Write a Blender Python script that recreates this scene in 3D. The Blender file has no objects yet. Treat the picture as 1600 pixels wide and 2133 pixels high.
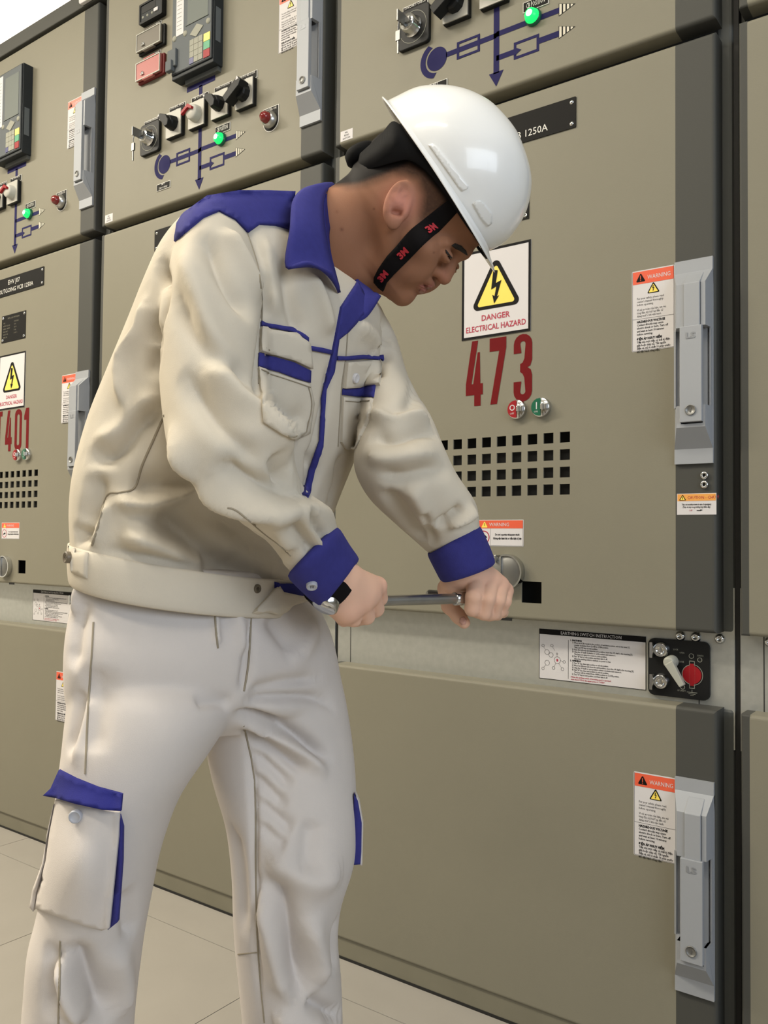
import bpy, bmesh, math, random
import numpy as np
from mathutils import Vector, Matrix
from mathutils.bvhtree import BVHTree
from mathutils.geometry import delaunay_2d_cdt

SC = bpy.context.scene
COL = SC.collection
random.seed(4)
np.random.seed(4)

# ------------------------------------------------------------------ camera
F_PX = 1776.15
YAW, PITCH, ROLL = math.radians(36.405), math.radians(1.787), math.radians(0.566)
CAM = Vector((0.370, -1.515, 0.980))
_f = Vector((-math.sin(YAW), math.cos(YAW), 0))
_r = Vector((math.cos(YAW), math.sin(YAW), 0))
_z = Vector((0, 0, 1))
FW = _f * math.cos(PITCH) + _z * math.sin(PITCH)
_u = _z * math.cos(PITCH) - _f * math.sin(PITCH)
RT = _r * math.cos(ROLL) + _u * math.sin(ROLL)
UP = _u * math.cos(ROLL) - _r * math.sin(ROLL)
cam_data = bpy.data.cameras.new('camera')
cam_data.sensor_fit = 'HORIZONTAL'
cam_data.sensor_width = 36.0
cam_data.lens = 36.0 * F_PX / 1600.0
cam_data.clip_start = 0.02
cam = bpy.data.objects.new('camera', cam_data)
COL.objects.link(cam)
m = Matrix((RT, UP, -FW)).transposed().to_4x4()
m.translation = CAM
cam.matrix_world = m
SC.camera = cam

# ------------------------------------------------------------------ light and exposure
SC.view_settings.view_transform = 'Standard'
SC.view_settings.look = 'None'
SC.view_settings.gamma = 1.0
SC.view_settings.use_curve_mapping = False
SC.view_settings.exposure = 0.0

world = bpy.data.worlds.new('world')
SC.world = world
world.use_nodes = True
bg = world.node_tree.nodes['Background']
bg.inputs['Color'].default_value = (0.80, 0.88, 1.0, 1)
bg.inputs['Strength'].default_value = 0.3


def area(name, loc, aim, sx, sy, power, color):
    d = bpy.data.lights.new(name, 'AREA')
    d.shape = 'RECTANGLE'
    d.size, d.size_y = sx, sy
    d.energy = power
    d.color = color
    o = bpy.data.objects.new(name, d)
    COL.objects.link(o)
    o.location = loc
    o.rotation_euler = (Vector(aim) - Vector(loc)).to_track_quat('-Z', 'Y').to_euler()
    return o


WARM = (1.0, 0.915, 0.755)
COOL = (0.80, 0.89, 1.0)
# daylight through the window on the right of the room
area('window_daylight', (3.12, -2.1, 1.85), (-0.6, -1.1, 1.1), 2.8, 1.6, 72, COOL)
# ceiling lamps and one added glow panel: x, y, power, length, width
LAMPS = [(-3.7, -1.8, 100, 1.2, 0.28), (-2.1, -1.8, 66, 1.2, 0.28), (-0.3, -1.4, 16, 1.2, 0.28),
         (-3.2, -3.4, 12, 1.2, 0.28), (-1.4, -3.4, 10, 1.2, 0.28), (0.4, -2.8, 16, 1.2, 0.28), (-3.3, 0.60, 16, 1.7, 0.9)]  # last: glowing panel added to whiten the ceiling corner
for lx, ly, lp, lw, ld in LAMPS:
    area('ceiling_lamp_light', (lx, ly, 3.33), (lx, ly, 0), lw, ld, lp, WARM)

# ------------------------------------------------------------------ small helpers


def lin(c):
    return tuple(((v / 255) / 12.92 if v / 255 <= 0.04045 else ((v / 255 + 0.055) / 1.055) ** 2.4) for v in c)


def mat(name, rgb, rough=0.5, metal=0.0, noise=0.0, nscale=40, bump=0.0, bscale=200, spec=0.5, coat=0.0, trans=0.0, emit=None, estr=0.0, bdist=0.001, aniso=None):
    m = bpy.data.materials.new(name)
    m.use_nodes = True
    nt = m.node_tree
    b = nt.nodes['Principled BSDF']
    col = lin(rgb) + (1,)
    b.inputs['Base Color'].default_value = col
    b.inputs['Roughness'].default_value = rough
    b.inputs['Metallic'].default_value = metal
    b.inputs['Specular IOR Level'].default_value = spec
    b.inputs['Coat Weight'].default_value = coat
    b.inputs['Transmission Weight'].default_value = trans
    if emit:
        b.inputs['Emission Color'].default_value = lin(emit) + (1,)
        b.inputs['Emission Strength'].default_value = estr
    if noise or bump:
        tc = nt.nodes.new('ShaderNodeTexCoord')
    if noise:
        n = nt.nodes.new('ShaderNodeTexNoise')
        n.inputs['Scale'].default_value = nscale
        n.inputs['Detail'].default_value = 5
        mp = nt.nodes.new('ShaderNodeMapRange')
        mp.inputs['From Min'].default_value = 0.3
        mp.inputs['From Max'].default_value = 0.7
        mp.inputs['To Min'].default_value = 1 - noise
        mp.inputs['To Max'].default_value = 1 + noise
        mx = nt.nodes.new('ShaderNodeMix')
        mx.data_type = 'RGBA'
        mx.blend_type = 'MULTIPLY'
        mx.inputs[0].default_value = 1
        mx.inputs[6].default_value = col
        nt.links.new(tc.outputs['Object'], n.inputs['Vector'])
        nt.links.new(n.outputs['Fac'], mp.inputs['Value'])
        nt.links.new(mp.outputs['Result'], mx.inputs[7])
        nt.links.new(mx.outputs[2], b.inputs['Base Color'])
    if bump:
        n2 = nt.nodes.new('ShaderNodeTexNoise')
        n2.inputs['Scale'].default_value = bscale
        n2.inputs['Detail'].default_value = 3
        bp = nt.nodes.new('ShaderNodeBump')
        bp.inputs['Strength'].default_value = bump
        bp.inputs['Distance'].default_value = bdist
        nt.links.new(tc.outputs['Object'], n2.inputs['Vector'])
        nt.links.new(n2.outputs['Fac'], bp.inputs['Height'])
        nt.links.new(bp.outputs['Normal'], b.inputs['Normal'])
    return m


M = {
    'beige': mat('beige_paint', (127, 123, 108), 0.5, noise=0.012, nscale=9, bump=0.25, bscale=420, bdist=0.0004, spec=0.25),
    'grey': mat('dark_grey_paint', (70, 70, 66), 0.55, bump=0.25, bscale=420, bdist=0.0004, spec=0.25),
    'post': mat('mid_grey_paint', (84, 86, 84), 0.5, bump=0.2, bscale=420, bdist=0.0004, spec=0.3),
    'plinth': mat('plinth_paint', (118, 114, 98), 0.5, noise=0.05, nscale=12),
    'dark': mat('dark_void', (14, 14, 13), 0.8),
    'gapblack': mat('black_gaps_and_seams', (26, 25, 23), 0.7),  # sheet seams, plus the painted dark of gaps and plinth foot
    'zinc': mat('galvanised_steel', (176, 177, 172), 0.38, metal=0.55, noise=0.05, nscale=70, bump=0.15, bscale=300, bdist=0.0004),
    'silver': mat('silver_lacquer', (156, 159, 164), 0.55, metal=0.15, spec=0.3, bump=0.1, bscale=900, bdist=0.0002),
    'chrome': mat('bright_steel', (205, 206, 206), 0.16, metal=1.0),
    'steel': mat('brushed_steel', (178, 178, 176), 0.3, metal=0.95, noise=0.06, nscale=60),
    'relief': mat('lacquer_relief', (140, 143, 148), 0.45, metal=0.3),
    'dull': mat('dull_steel', (128, 128, 126), 0.42, metal=0.8),
    'white': mat('white_vinyl', (206, 203, 204), 0.55, spec=0.2),
    'cream': mat('cream_vinyl', (206, 200, 184), 0.55, spec=0.2),
    'black': mat('black_print', (16, 15, 16), 0.65, spec=0.15),
    'blackp': mat('black_plastic', (20, 21, 22), 0.5, spec=0.25),
    'tagblack': mat('engraved_black', (20, 19, 18), 0.6, spec=0.15),
    'tagwhite': mat('engraved_white', (214, 212, 206), 0.5),
    'orange': mat('warning_orange', (222, 92, 62), 0.4),
    'amber': mat('caution_amber', (228, 160, 80), 0.4),
    'yellow': mat('hazard_yellow', (240, 214, 92), 0.4),
    'redtext': mat('danger_red_print', (168, 34, 64), 0.45),
    'paintred': mat('dark_red_numerals', (104, 16, 20), 0.65, noise=0.05, nscale=60, spec=0.12),
    'red': mat('red_plastic', (146, 22, 30), 0.45, spec=0.25),
    'redlens': mat('red_lens', (120, 26, 26), 0.15, coat=0.5),
    'redcover': mat('pink_clear_cover', (168, 96, 92), 0.4, coat=0.1, spec=0.3),
    'redcase': mat('red_case', (104, 36, 36), 0.5, spec=0.25),
    'smoke': mat('smoked_cover', (104, 98, 88), 0.4, coat=0.1, spec=0.3),
    'green': mat('green_plastic', (20, 92, 66), 0.3),
    'keygreen': mat('key_green', (40, 140, 96), 0.4),
    'keyblue': mat('key_blue', (44, 46, 104), 0.4),
    'keygrey': mat('key_grey', (150, 150, 138), 0.6, spec=0.2),
    'relay': mat('relay_grey', (92, 97, 100), 0.6, spec=0.2),
    'relayd': mat('relay_dark', (38, 42, 45), 0.55, spec=0.25),
    'screen': mat('relay_screen', (104, 110, 106), 0.55, coat=0.0, spec=0.25),
    'mimic': mat('mimic_navy', (34, 32, 78), 0.65, spec=0.12),
    'plate': mat('switch_plate', (170, 168, 160), 0.5, metal=0.1),
    'knobwhite': mat('white_knob', (186, 184, 176), 0.5, spec=0.3),
    'knobgrey': mat('lever_grey', (164, 164, 154), 0.4),
    'lamp': mat('green_lamp_lens', (20, 200, 90), 0.3, emit=(10, 225, 90), estr=1.6),
    'lampcore': mat('green_lamp_core', (230, 255, 240), 0.3, emit=(205, 255, 228), estr=4.0),
    'floor': mat('floor_tile_glaze', (160, 155, 147), 0.26, noise=0.03, nscale=5),
    'grout': mat('floor_grout', (150, 142, 126), 0.7),
    'wallg': mat('grey_wall_paint', (150, 150, 146), 0.8),
    'wall': mat('white_wall_paint', (236, 235, 230), 0.7),
    'tube': mat('lamp_diffuser', (255, 250, 240), 0.4, emit=(255, 244, 226), estr=6.0),
    'cloth': None, 'blue': mat('blue_cotton', (56, 56, 126), 0.85, noise=0.05, nscale=120, bump=0.5, bscale=900, bdist=0.0006, spec=0.2),
    'navy': mat('dark_blue_cotton', (40, 42, 116), 0.85, noise=0.05, nscale=120, bump=0.5, bscale=900, bdist=0.0006, spec=0.2),  # darker blue for lining, collar stand, cargo flap and cuff edge
    'thread': mat('seam_thread', (150, 140, 122), 0.85),
    'helmet': mat('white_helmet_shell', (240, 240, 238), 0.25, coat=0.4),
    'band': mat('black_harness', (15, 15, 16), 0.75, spec=0.15),
    'strap': mat('black_webbing', (18, 16, 17), 0.85, spec=0.12, bump=0.4, bscale=1500, bdist=0.0004),
    'strapred': mat('red_woven_print', (176, 36, 48), 0.7),
    'hair': mat('black_hair', (24, 19, 17), 0.6, noise=0.3, nscale=500, bump=0.8, bscale=700, bdist=0.0015),
    'lip': mat('lip_skin', (150, 92, 82), 0.45),
    'nail': mat('nail', (206, 160, 146), 0.3),
    'button': mat('grey_button', (176, 178, 186), 0.35),
    'buttonb': mat('brown_button', (104, 94, 78), 0.4),
    'lash': mat('lash_black', (20, 14, 12), 0.7),
}


def tag(o, label=None, cat=None, group=None, kind=None):
    if label: o['label'] = label
    if cat: o['category'] = cat
    if group: o['group'] = group
    if kind: o['kind'] = kind
    return o


def empty(name, loc=(0, 0, 0), parent=None):
    o = bpy.data.objects.new(name, None)
    o.empty_display_size = 0.05
    COL.objects.link(o)
    o.location = loc
    if parent: o.parent = parent
    return o


class MB:
    """collects boxes, prisms, tubes and lathes into one mesh"""

    def __init__(s):
        s.v, s.f, s.mi, s.k, s.sm = [], [], [], 0, []

    def add(s, vs, fs, smooth=False):
        n = len(s.v)
        s.v += [tuple(v) for v in vs]
        s.f += [tuple(i + n for i in f) for f in fs]
        s.mi += [s.k] * len(fs)
        s.sm += [smooth] * len(fs)
        return s

    def box(s, x0, x1, y0, y1, z0, z1):
        vs = [(x, y, z) for x in (x0, x1) for y in (y0, y1) for z in (z0, z1)]
        return s.add(vs, [(0, 1, 3, 2), (4, 6, 7, 5), (0, 4, 5, 1), (2, 3, 7, 6), (0, 2, 6, 4), (1, 5, 7, 3)])

    def prism(s, poly, y0, y1, smooth=False):
        """polygon in x,z pulled from y0 (front) to y1"""
        n = len(poly)
        a = sum(poly[i][0] * poly[(i + 1) % n][1] - poly[(i + 1) % n][0] * poly[i][1] for i in range(n))
        if a < 0: poly = poly[::-1]
        vs = [(x, y0, z) for x, z in poly] + [(x, y1, z) for x, z in poly]
        fs = [tuple(range(n)), tuple(range(2 * n - 1, n - 1, -1))]
        fs += [(i + n, (i + 1) % n + n, (i + 1) % n, i) for i in range(n)]
        return s.add(vs, fs)

    def flat(s, poly, y):
        n = len(poly)
        a = sum(poly[i][0] * poly[(i + 1) % n][1] - poly[(i + 1) % n][0] * poly[i][1] for i in range(n))
        if a < 0: poly = poly[::-1]
        return s.add([(x, y, z) for x, z in poly], [tuple(range(n))])

    def ring(s, outer, inner, y0, y1):
        """frame between two polygons of equal count"""
        n = len(outer)
        vs = [(x, y0, z) for x, z in outer] + [(x, y0, z) for x, z in inner] + [(x, y1, z) for x, z in outer] + [(x, y1, z) for x, z in inner]
        fs = []
        for i in range(n):
            j = (i + 1) % n
            fs += [(i, j, n + j, n + i), (2 * n + j, 2 * n + i, 3 * n + i, 3 * n + j), (j, i, 2 * n + i, 2 * n + j), (n + i, n + j, 3 * n + j, 3 * n + i)]
        return s.add(vs, fs)

    def lathe(s, prof, cx, cz, seg=24, smooth=True):
        """profile [(radius, y)] turned about the y axis through cx, cz"""
        n = len(prof)
        vs = []
        for k in range(seg):
            t = 2 * math.pi * k / seg
            vs += [(cx + r * math.cos(t), y, cz + r * math.sin(t)) for r, y in prof]
        fs = []
        for k in range(seg):
            q = (k + 1) % seg
            fs += [(k * n + i, k * n + i + 1, q * n + i + 1, q * n + i) for i in range(n - 1)]
        s.add(vs, fs, smooth)
        return s

    def tube(s, pts, rad, seg=12, cap=True):
        pts = [Vector(p) for p in pts]
        n = len(pts)
        rads = rad if isinstance(rad, (list, tuple)) else [rad] * n
        ref = None
        vs = []
        for i, p in enumerate(pts):
            d = (pts[min(i + 1, n - 1)] - pts[max(i - 1, 0)]).normalized()
            if ref is None:
                ref = d.orthogonal().normalized()
            a = (ref - d * ref.dot(d)).normalized()
            ref = a
            b = d.cross(a)
            vs += [p + (a * math.cos(2 * math.pi * k / seg) + b * math.sin(2 * math.pi * k / seg)) * rads[i] for k in range(seg)]
        fs = [(i * seg + k, i * seg + (k + 1) % seg, (i + 1) * seg + (k + 1) % seg, (i + 1) * seg + k) for i in range(n - 1) for k in range(seg)]
        s.add(vs, fs, True)
        if cap:
            s.add([vs[k] for k in range(seg)], [tuple(range(seg))[::-1]])
            s.add([vs[(n - 1) * seg + k] for k in range(seg)], [tuple(range(seg))])
        return s

    def mesh(s, name, mats):
        me = bpy.data.meshes.new(name)
        me.from_pydata(s.v, [], s.f)
        for mm in (mats if isinstance(mats, (list, tuple)) else [mats]):
            me.materials.append(mm)
        me.polygons.foreach_set('material_index', s.mi)
        me.polygons.foreach_set('use_smooth', s.sm)
        me.update()
        return me

    def build(s, name, mats, parent=None, loc=(0, 0, 0), bevel=0.0, segs=2):
        return put(name, s.mesh(name, mats), parent, loc, bevel, segs)


def put(name, me, parent=None, loc=(0, 0, 0), bevel=0.0, segs=2):
    o = bpy.data.objects.new(name, me)
    COL.objects.link(o)
    o.location = loc
    if parent: o.parent = parent
    if bevel:
        b = o.modifiers.new('bevel', 'BEVEL')
        b.width = bevel
        b.segments = segs
        b.limit_method = 'ANGLE'
        b.angle_limit = math.radians(40)
    return o


def circle(cx, cz, r, n=20, a0=0.0, a1=2 * math.pi):
    full = abs(a1 - a0 - 2 * math.pi) < 1e-6
    k = n if full else n - 1
    return [(cx + r * math.cos(a0 + (a1 - a0) * i / k), cz + r * math.sin(a0 + (a1 - a0) * i / k)) for i in range(n)]


def rrect(x0, x1, z0, z1, r, n=5):
    p = []
    for cx, cz, a in ((x1 - r, z1 - r, 0), (x0 + r, z1 - r, 90), (x0 + r, z0 + r, 180), (x1 - r, z0 + r, 270)):
        p += [(cx + r * math.cos(math.radians(a + 90 * i / (n - 1))), cz + r * math.sin(math.radians(a + 90 * i / (n - 1)))) for i in range(n)]
    return p


_deps = None
TEXT_CACHE = {}


def text_geo(s, size, align='LEFT', res=2, bold=0.0):
    """letters as polygons in x,z (y = 0), facing -y"""
    key = (s, size, align, res, bold)
    if key in TEXT_CACHE: return TEXT_CACHE[key]
    cu = bpy.data.curves.new('t', 'FONT')
    cu.body = s
    cu.size = size
    cu.align_x = align
    cu.resolution_u = res
    cu.offset = bold
    o = bpy.data.objects.new('t', cu)
    COL.objects.link(o)
    dg = bpy.context.evaluated_depsgraph_get()
    me = bpy.data.meshes.new_from_object(o.evaluated_get(dg))
    vs = [(v.co.x, v.co.y) for v in me.vertices]
    fs = [tuple(p.vertices) for p in me.polygons]
    bpy.data.objects.remove(o)
    bpy.data.curves.remove(cu)
    bpy.data.meshes.remove(me)
    TEXT_CACHE[key] = (vs, fs)
    return vs, fs


def put_text(mb, s, x, z, size, y, align='LEFT', sx=1.0, res=2, bold=0.0):
    vs, fs = text_geo(s, size, align, res, bold)
    mb.add([(x + a * sx, y, z + b) for a, b in vs], fs)
    return mb


# camera-frame points: picture position and distance -> place in the room
def P(u, v, d):
    return CAM + FW * d + RT * ((u - 800) / F_PX * d) + UP * (-(v - 1066.5) / F_PX * d)


def ray(u, v):
    return (FW + RT * ((u - 800) / F_PX) - UP * ((v - 1066.5) / F_PX)).normalized()

# ------------------------------------------------------------------ room shell


def struct(name, mb, mt, parent=None):
    o = mb.build(name, mt, parent)
    if not parent: o['kind'] = 'structure'
    return o


RX0, RX1, RY0, RY1, RH = -6.0, 3.2, -5.5, 2.7, 3.4
FZ = 0.033
floor = struct('floor', MB().box(RX0, RX1, RY0, RY1, -0.12, FZ - 0.004), M['grout'])
TS = 0.6
tile_me = None
for i in range(-8, 3):
    for j in range(-4, 1):
        x0, y0 = i * TS + 0.28, j * TS - 0.12
        if tile_me is None:
            tile_me = MB().box(0.001, TS - 0.001, 0.001, TS - 0.001, -0.010, 0).mesh('floor_tile', M['floor'])
        put('floor_tile', tile_me, floor, (x0, y0, FZ))
struct('wall_back', MB().box(RX0, RX1, RY1, RY1 + 0.15, -0.1, RH), M['wall'])
struct('wall_left', MB().box(RX0 - 0.15, RX0, RY0, RY1, -0.1, RH), M['wall'])
wr = MB().box(RX1, RX1 + 0.15, RY0, -3.55, -0.1, RH).box(RX1, RX1 + 0.15, -0.65, RY1, -0.1, RH)
wr.box(RX1, RX1 + 0.15, -3.55, -0.65, -0.1, 1.02).box(RX1, RX1 + 0.15, -3.55, -0.65, 2.68, RH)
struct('wall_right', wr, M['wallg'])
wn = MB()
for y in (-3.55, -2.6, -1.65, -0.70):
    wn.box(RX1 + 0.04, RX1 + 0.10, y, y + 0.05, 1.02, 2.68)
wn.box(RX1 + 0.04, RX1 + 0.10, -3.55, -0.65, 1.02, 1.07).box(RX1 + 0.04, RX1 + 0.10, -3.55, -0.65, 2.63, 2.68)
struct('window_1', wn, M['silver'])
struct('wall_front', MB().box(RX0, RX1, RY0 - 0.15, RY0, -0.1, RH), M['wallg'])
struct('ceiling', MB().box(RX0, RX1, RY0, RY1, RH, RH + 0.1), M['wall'])
LAMP_SPOTS = ['slim ceiling lamp by the left wall, before cabinet T401', 'slim ceiling lamp before the cabinet behind the worker', 'slim ceiling lamp straight above the worker, before cabinet 473',
              'slim ceiling lamp by the left wall, in the back row', 'slim ceiling lamp in the middle of the back row', 'slim ceiling lamp behind the photographer', 'broad glowing panel added above cabinet T401 to whiten the ceiling corner']
for lx, ly, lp, lw, ld in LAMPS:
    where = LAMP_SPOTS.pop(0)
    L = tag(empty('ceiling_lamp', (lx, ly, RH)), where, 'lamp', 'ceiling lamps')
    MB().box(-lw / 2 - 0.06, lw / 2 + 0.06, -ld / 2 - 0.04, ld / 2 + 0.04, -0.05, 0).build('housing', M['wall'], L)
    MB().box(-lw / 2, lw / 2, -ld / 2, ld / 2, -0.058, -0.049).build('diffuser', M['tube'], L)

# ------------------------------------------------------------------ switchgear row
W = 0.9
RECESS = 0.045
MESH = {}


def piece(name, key, make, mats, parent, loc=(0, 0, 0), bevel=0.0):
    """part whose mesh is shared between the cabinets"""
    if key not in MESH:
        MESH[key] = make().mesh(name, mats)
    return put(name, MESH[key], parent, loc, bevel)


def door_piece(x0, x1, z0, z1, l=1, r=1, t=1, b=1, rad=0.007, depth=RECESS, holes=()):
    """sheet-metal door leaf with rolled edges; holes are real openings (x0,x1,z0,z1)"""
    mb = MB()

    def loop(ins, y):
        return [(x0 + ins * l, y, z0 + ins * b), (x1 - ins * r, y, z0 + ins * b), (x1 - ins * r, y, z1 - ins * t), (x0 + ins * l, y, z1 - ins * t)]
    rings = [loop(rad * (1 - math.sin(a)), rad * (1 - math.cos(a))) for a in [math.pi / 2 * k / 5 for k in range(6)]]
    rings.append(loop(0, depth))
    for A, B in zip(rings[:-1], rings[1:]):
        mb.add(A + B, [(i, (i + 1) % 4, 4 + (i + 1) % 4, 4 + i)[::-1] for i in range(4)], False)
    fx0, fx1, fz0, fz1 = x0 + rad * l, x1 - rad * r, z0 + rad * b, z1 - rad * t
    xs = sorted({fx0, fx1} | {h[0] for h in holes} | {h[1] for h in holes})
    zs = sorted({fz0, fz1} | {h[2] for h in holes} | {h[3] for h in holes})
    for xa, xb in zip(xs[:-1], xs[1:]):
        for za, zb in zip(zs[:-1], zs[1:]):
            cx, cz = (xa + xb) / 2, (za + zb) / 2
            if any(h[0] < cx < h[1] and h[2] < cz < h[3] for h in holes): continue
            mb.flat([(xa, za), (xb, za), (xb, zb), (xa, zb)], 0)
    for h in holes:
        q = [(h[0], h[2]), (h[1], h[2]), (h[1], h[3]), (h[0], h[3])]
        for i in range(4):
            (ax, az), (bx, bz) = q[i], q[(i + 1) % 4]
            mb.add([(ax, 0, az), (bx, 0, bz), (bx, 0.003, bz), (ax, 0.003, az)], [(0, 1, 2, 3)])
    return mb


VENT = [(-0.329 - 0.0343 * i, -0.308 - 0.0343 * i, z - 0.0205, z) for i in range(11) for z in (1.188, 1.1545, 1.121, 1.088)]
MIDHOLES = VENT + [(-0.409, -0.366, 0.857, 0.899)]


def s45(x, z):
    """a spot measured on the door plane, moved back onto the recessed steel strip"""
    return 0.37 + (x - 0.37) * 1.0297, 0.98 + (z - 0.98) * 1.0297


def tri(cx, zb, w, h):
    return [(cx - w / 2, zb), (cx + w / 2, zb), (cx, zb + h)]


def rtri(cx, zb, w, h, r, n=5):
    """triangle with rounded corners"""
    p = tri(cx, zb, w, h)
    out = []
    c = (sum(q[0] for q in p) / 3, sum(q[1] for q in p) / 3)
    for i in range(3):
        a, b, d = Vector(p[i - 1]), Vector(p[i]), Vector(p[(i + 1) % 3])
        u, v = (a - b).normalized(), (d - b).normalized()
        half = u.angle(v) / 2
        o = b + (u + v).normalized() * (r / math.sin(half))
        s = b + u * (r / math.tan(half)) - o
        e = b + v * (r / math.tan(half)) - o
        a0, a1 = math.atan2(s.y, s.x), math.atan2(e.y, e.x)
        while a1 - a0 > math.pi: a1 -= 2 * math.pi
        while a1 - a0 < -math.pi: a1 += 2 * math.pi
        out += [(o.x + r * math.cos(a0 + (a1 - a0) * k / (n - 1)), o.y + r * math.sin(a0 + (a1 - a0) * k / (n - 1))) for k in range(n)]
    return out


def bolt_sign(cx, zb, h):
    """lightning arrow polygon, base point at the bottom"""
    q = [(0.34, 1.0), (0.62, 0.97), (0.50, 0.60), (0.86, 0.66), (0.58, 0.20), (0.72, 0.22), (0.40, 0.0), (0.28, 0.27), (0.42, 0.22), (0.54, 0.50), (0.20, 0.43)]
    return [(cx + (a - 0.5) * h * 0.52, zb + b * h) for a, b in q]


# ---- printed signs
def warning_label(parent, x0, x1, z0, z1):
    w, h = x1 - x0, z1 - z0
    s = piece('warning_label', 'wl', lambda: MB().prism(rrect(0, w, 0, h, 0.002), -0.0006, 0.0), M['white'], parent, (x0, 0, z0))
    s['label'] = 'tall white warning sticker with orange header'
    hb = h * 0.155

    def hd():
        return MB().flat([(0.002, h - 0.002 - hb), (w - 0.001, h - 0.002 - hb), (w - 0.001, h - 0.002), (0.002, h - 0.002)], -0.0009)
    piece('orange_header', 'wl_h', hd, M['orange'], s)

    def sym():
        b = MB()
        b.k = 0
        b.flat(rtri(0.0165, h - 0.021, 0.018, 0.0165, 0.0015), -0.0012)
        b.flat(rtri(w * 0.5 + 0.001, h - 0.0445, 0.0235, 0.0205, 0.0015), -0.0009)
        b.k = 1
        b.flat(rtri(w * 0.5 + 0.001, h - 0.0430, 0.0172, 0.0150, 0.0008), -0.0012)
        b.k = 0
        b.flat(bolt_sign(w * 0.5 + 0.001, h - 0.0415, 0.011), -0.0015)
        b.k = 2
        b.box(0.0158, 0.0172, -0.0015, -0.0014, h - 0.0165, h - 0.0095)
        b.box(0.0158, 0.0172, -0.0015, -0.0014, h - 0.0192, h - 0.0178)
        return b
    piece('hazard_symbol', 'wl_s', sym, [M['black'], M['yellow'], M['orange']], s)

    def txt():
        b = MB()
        b.k = 1
        put_text(b, 'WARNING', 0.029, h - 0.0180, 0.0108, -0.0012, sx=0.80, bold=0.0)
        b.k = 0
        z = h - 0.0535
        for t, bold in (('For your safety, please read', 0), ("owner's manual thoroughly", 0), ('before operating.', 0), (None, 0),
                        ('Vì sự an toàn của bạn, xin vui', 0), ('lòng đọc kỹ hướng dẫn sử', 0), ('dụng trước khi vận hành.', 0), (None, 0)):
            if t:
                put_text(b, t, 0.0095, z, 0.0056, -0.0009, sx=0.78, res=1)
                z -= 0.0057
            else:
                z -= 0.0035
        b.box(0.001, w - 0.001, -0.0009, -0.0008, z + 0.0055, z + 0.0059)
        z -= 0.0015
        for t, bold in (('HAZARDOUS VOLTAGE', 1), ('Contact directly may cause', 0), ('electric shock or burn. Turn off', 0), ('and wait at least 10 minutes', 0), ('before servicing.', 0), (None, 0),
                        ('ĐIỆN ÁP NGUY HIỂM', 1), ('Tiếp xúc trực tiếp có thể bị điện', 0), ('giật hoặc cháy nổ. Tắt nguồn', 0), ('điện và chờ ít nhất 10 phút trước', 0), ('khi vận hành công việc.', 0)):
            if t:
                put_text(b, t, 0.0095, z, 0.0058 if bold else 0.0056, -0.0009, sx=0.78 if not bold else 0.82, res=1, bold=0.0003 if bold else 0.0001)
                z -= 0.0057
            else:
                z -= 0.0030
        for a in ((0.001, 0.0014, 0.001, h - 0.001), (w - 0.0014, w - 0.001, 0.001, h - 0.001)):
            b.box(a[0], a[1], -0.0009, -0.0008, a[2], a[3])
        b.box(0.001, w - 0.001, -0.0009, -0.0008, 0.001, 0.0014)
        return b
    piece('lettering', 'wl_t', txt, [M['black'], M['white']], s)
    return s


def small_warning(parent, x0=-0.512, x1=-0.405, z0=0.967, z1=1.020):
    w, h = x1 - x0, z1 - z0
    s = piece('operating_warning', 'sw', lambda: MB().prism(rrect(0, w, 0, h, 0.001), -0.0006, 0), M['white'], parent, (x0, 0, z0))
    s['label'] = 'low white warning sticker with red header strip'
    piece('header_strip', 'sw_h', lambda: MB().flat([(0.0012, h - 0.0172), (w - 0.0012, h - 0.0172), (w - 0.0012, h - 0.0012), (0.0012, h - 0.0012)], -0.0009), M['orange'], s)

    def sym():
        b = MB()
        b.flat(rtri(0.0195, h - 0.0155, 0.0150, 0.0130, 0.001), -0.0012)
        b.k = 1
        b.box(0.0190, 0.0200, -0.0014, -0.0012, h - 0.012, h - 0.0065)
        b.k = 2
        b.ring(circle(0.0175, 0.0178, 0.0135, 24), circle(0.0175, 0.0178, 0.0115, 24), -0.0009, -0.0006)
        b.k = 1
        b.prism([(0.0110, 0.0165), (0.0200, 0.0200), (0.0200, 0.0230), (0.0255, 0.0180), (0.0200, 0.0130), (0.0200, 0.0160), (0.0110, 0.0130)], -0.0009, -0.0006)
        return b
    piece('hazard_symbol', 'sw_s', sym, [M['yellow'], M['black'], M['redtext']], s)

    def txt():
        b = MB()
        b.k = 1
        put_text(b, 'WARNING', 0.0305, h - 0.0128, 0.0098, -0.0012, sx=0.95)
        b.k = 0
        put_text(b, 'Do not operate whenever stuck', (0.035 + w) / 2, 0.0215, 0.0058, -0.0009, 'CENTER', sx=0.72, res=1, bold=0.0002)
        put_text(b, 'Không vận hành khi có dấu hiệu bị kẹt', (0.035 + w) / 2, 0.0138, 0.0058, -0.0009, 'CENTER', sx=0.68, res=1, bold=0.0002)
        b.box(0.0325, 0.0328, -0.0009, -0.0007, 0.001, h - 0.0175)
        for a in ((0.0012, w - 0.0012, 0.001, 0.0013), (0.0012, 0.0015, 0.001, h - 0.001), (w - 0.0015, w - 0.0012, 0.001, h - 0.001)):
            b.box(a[0], a[1], -0.0009, -0.0007, a[2], a[3])
        return b
    piece('lettering', 'sw_t', txt, [M['black'], M['white']], s)


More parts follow.
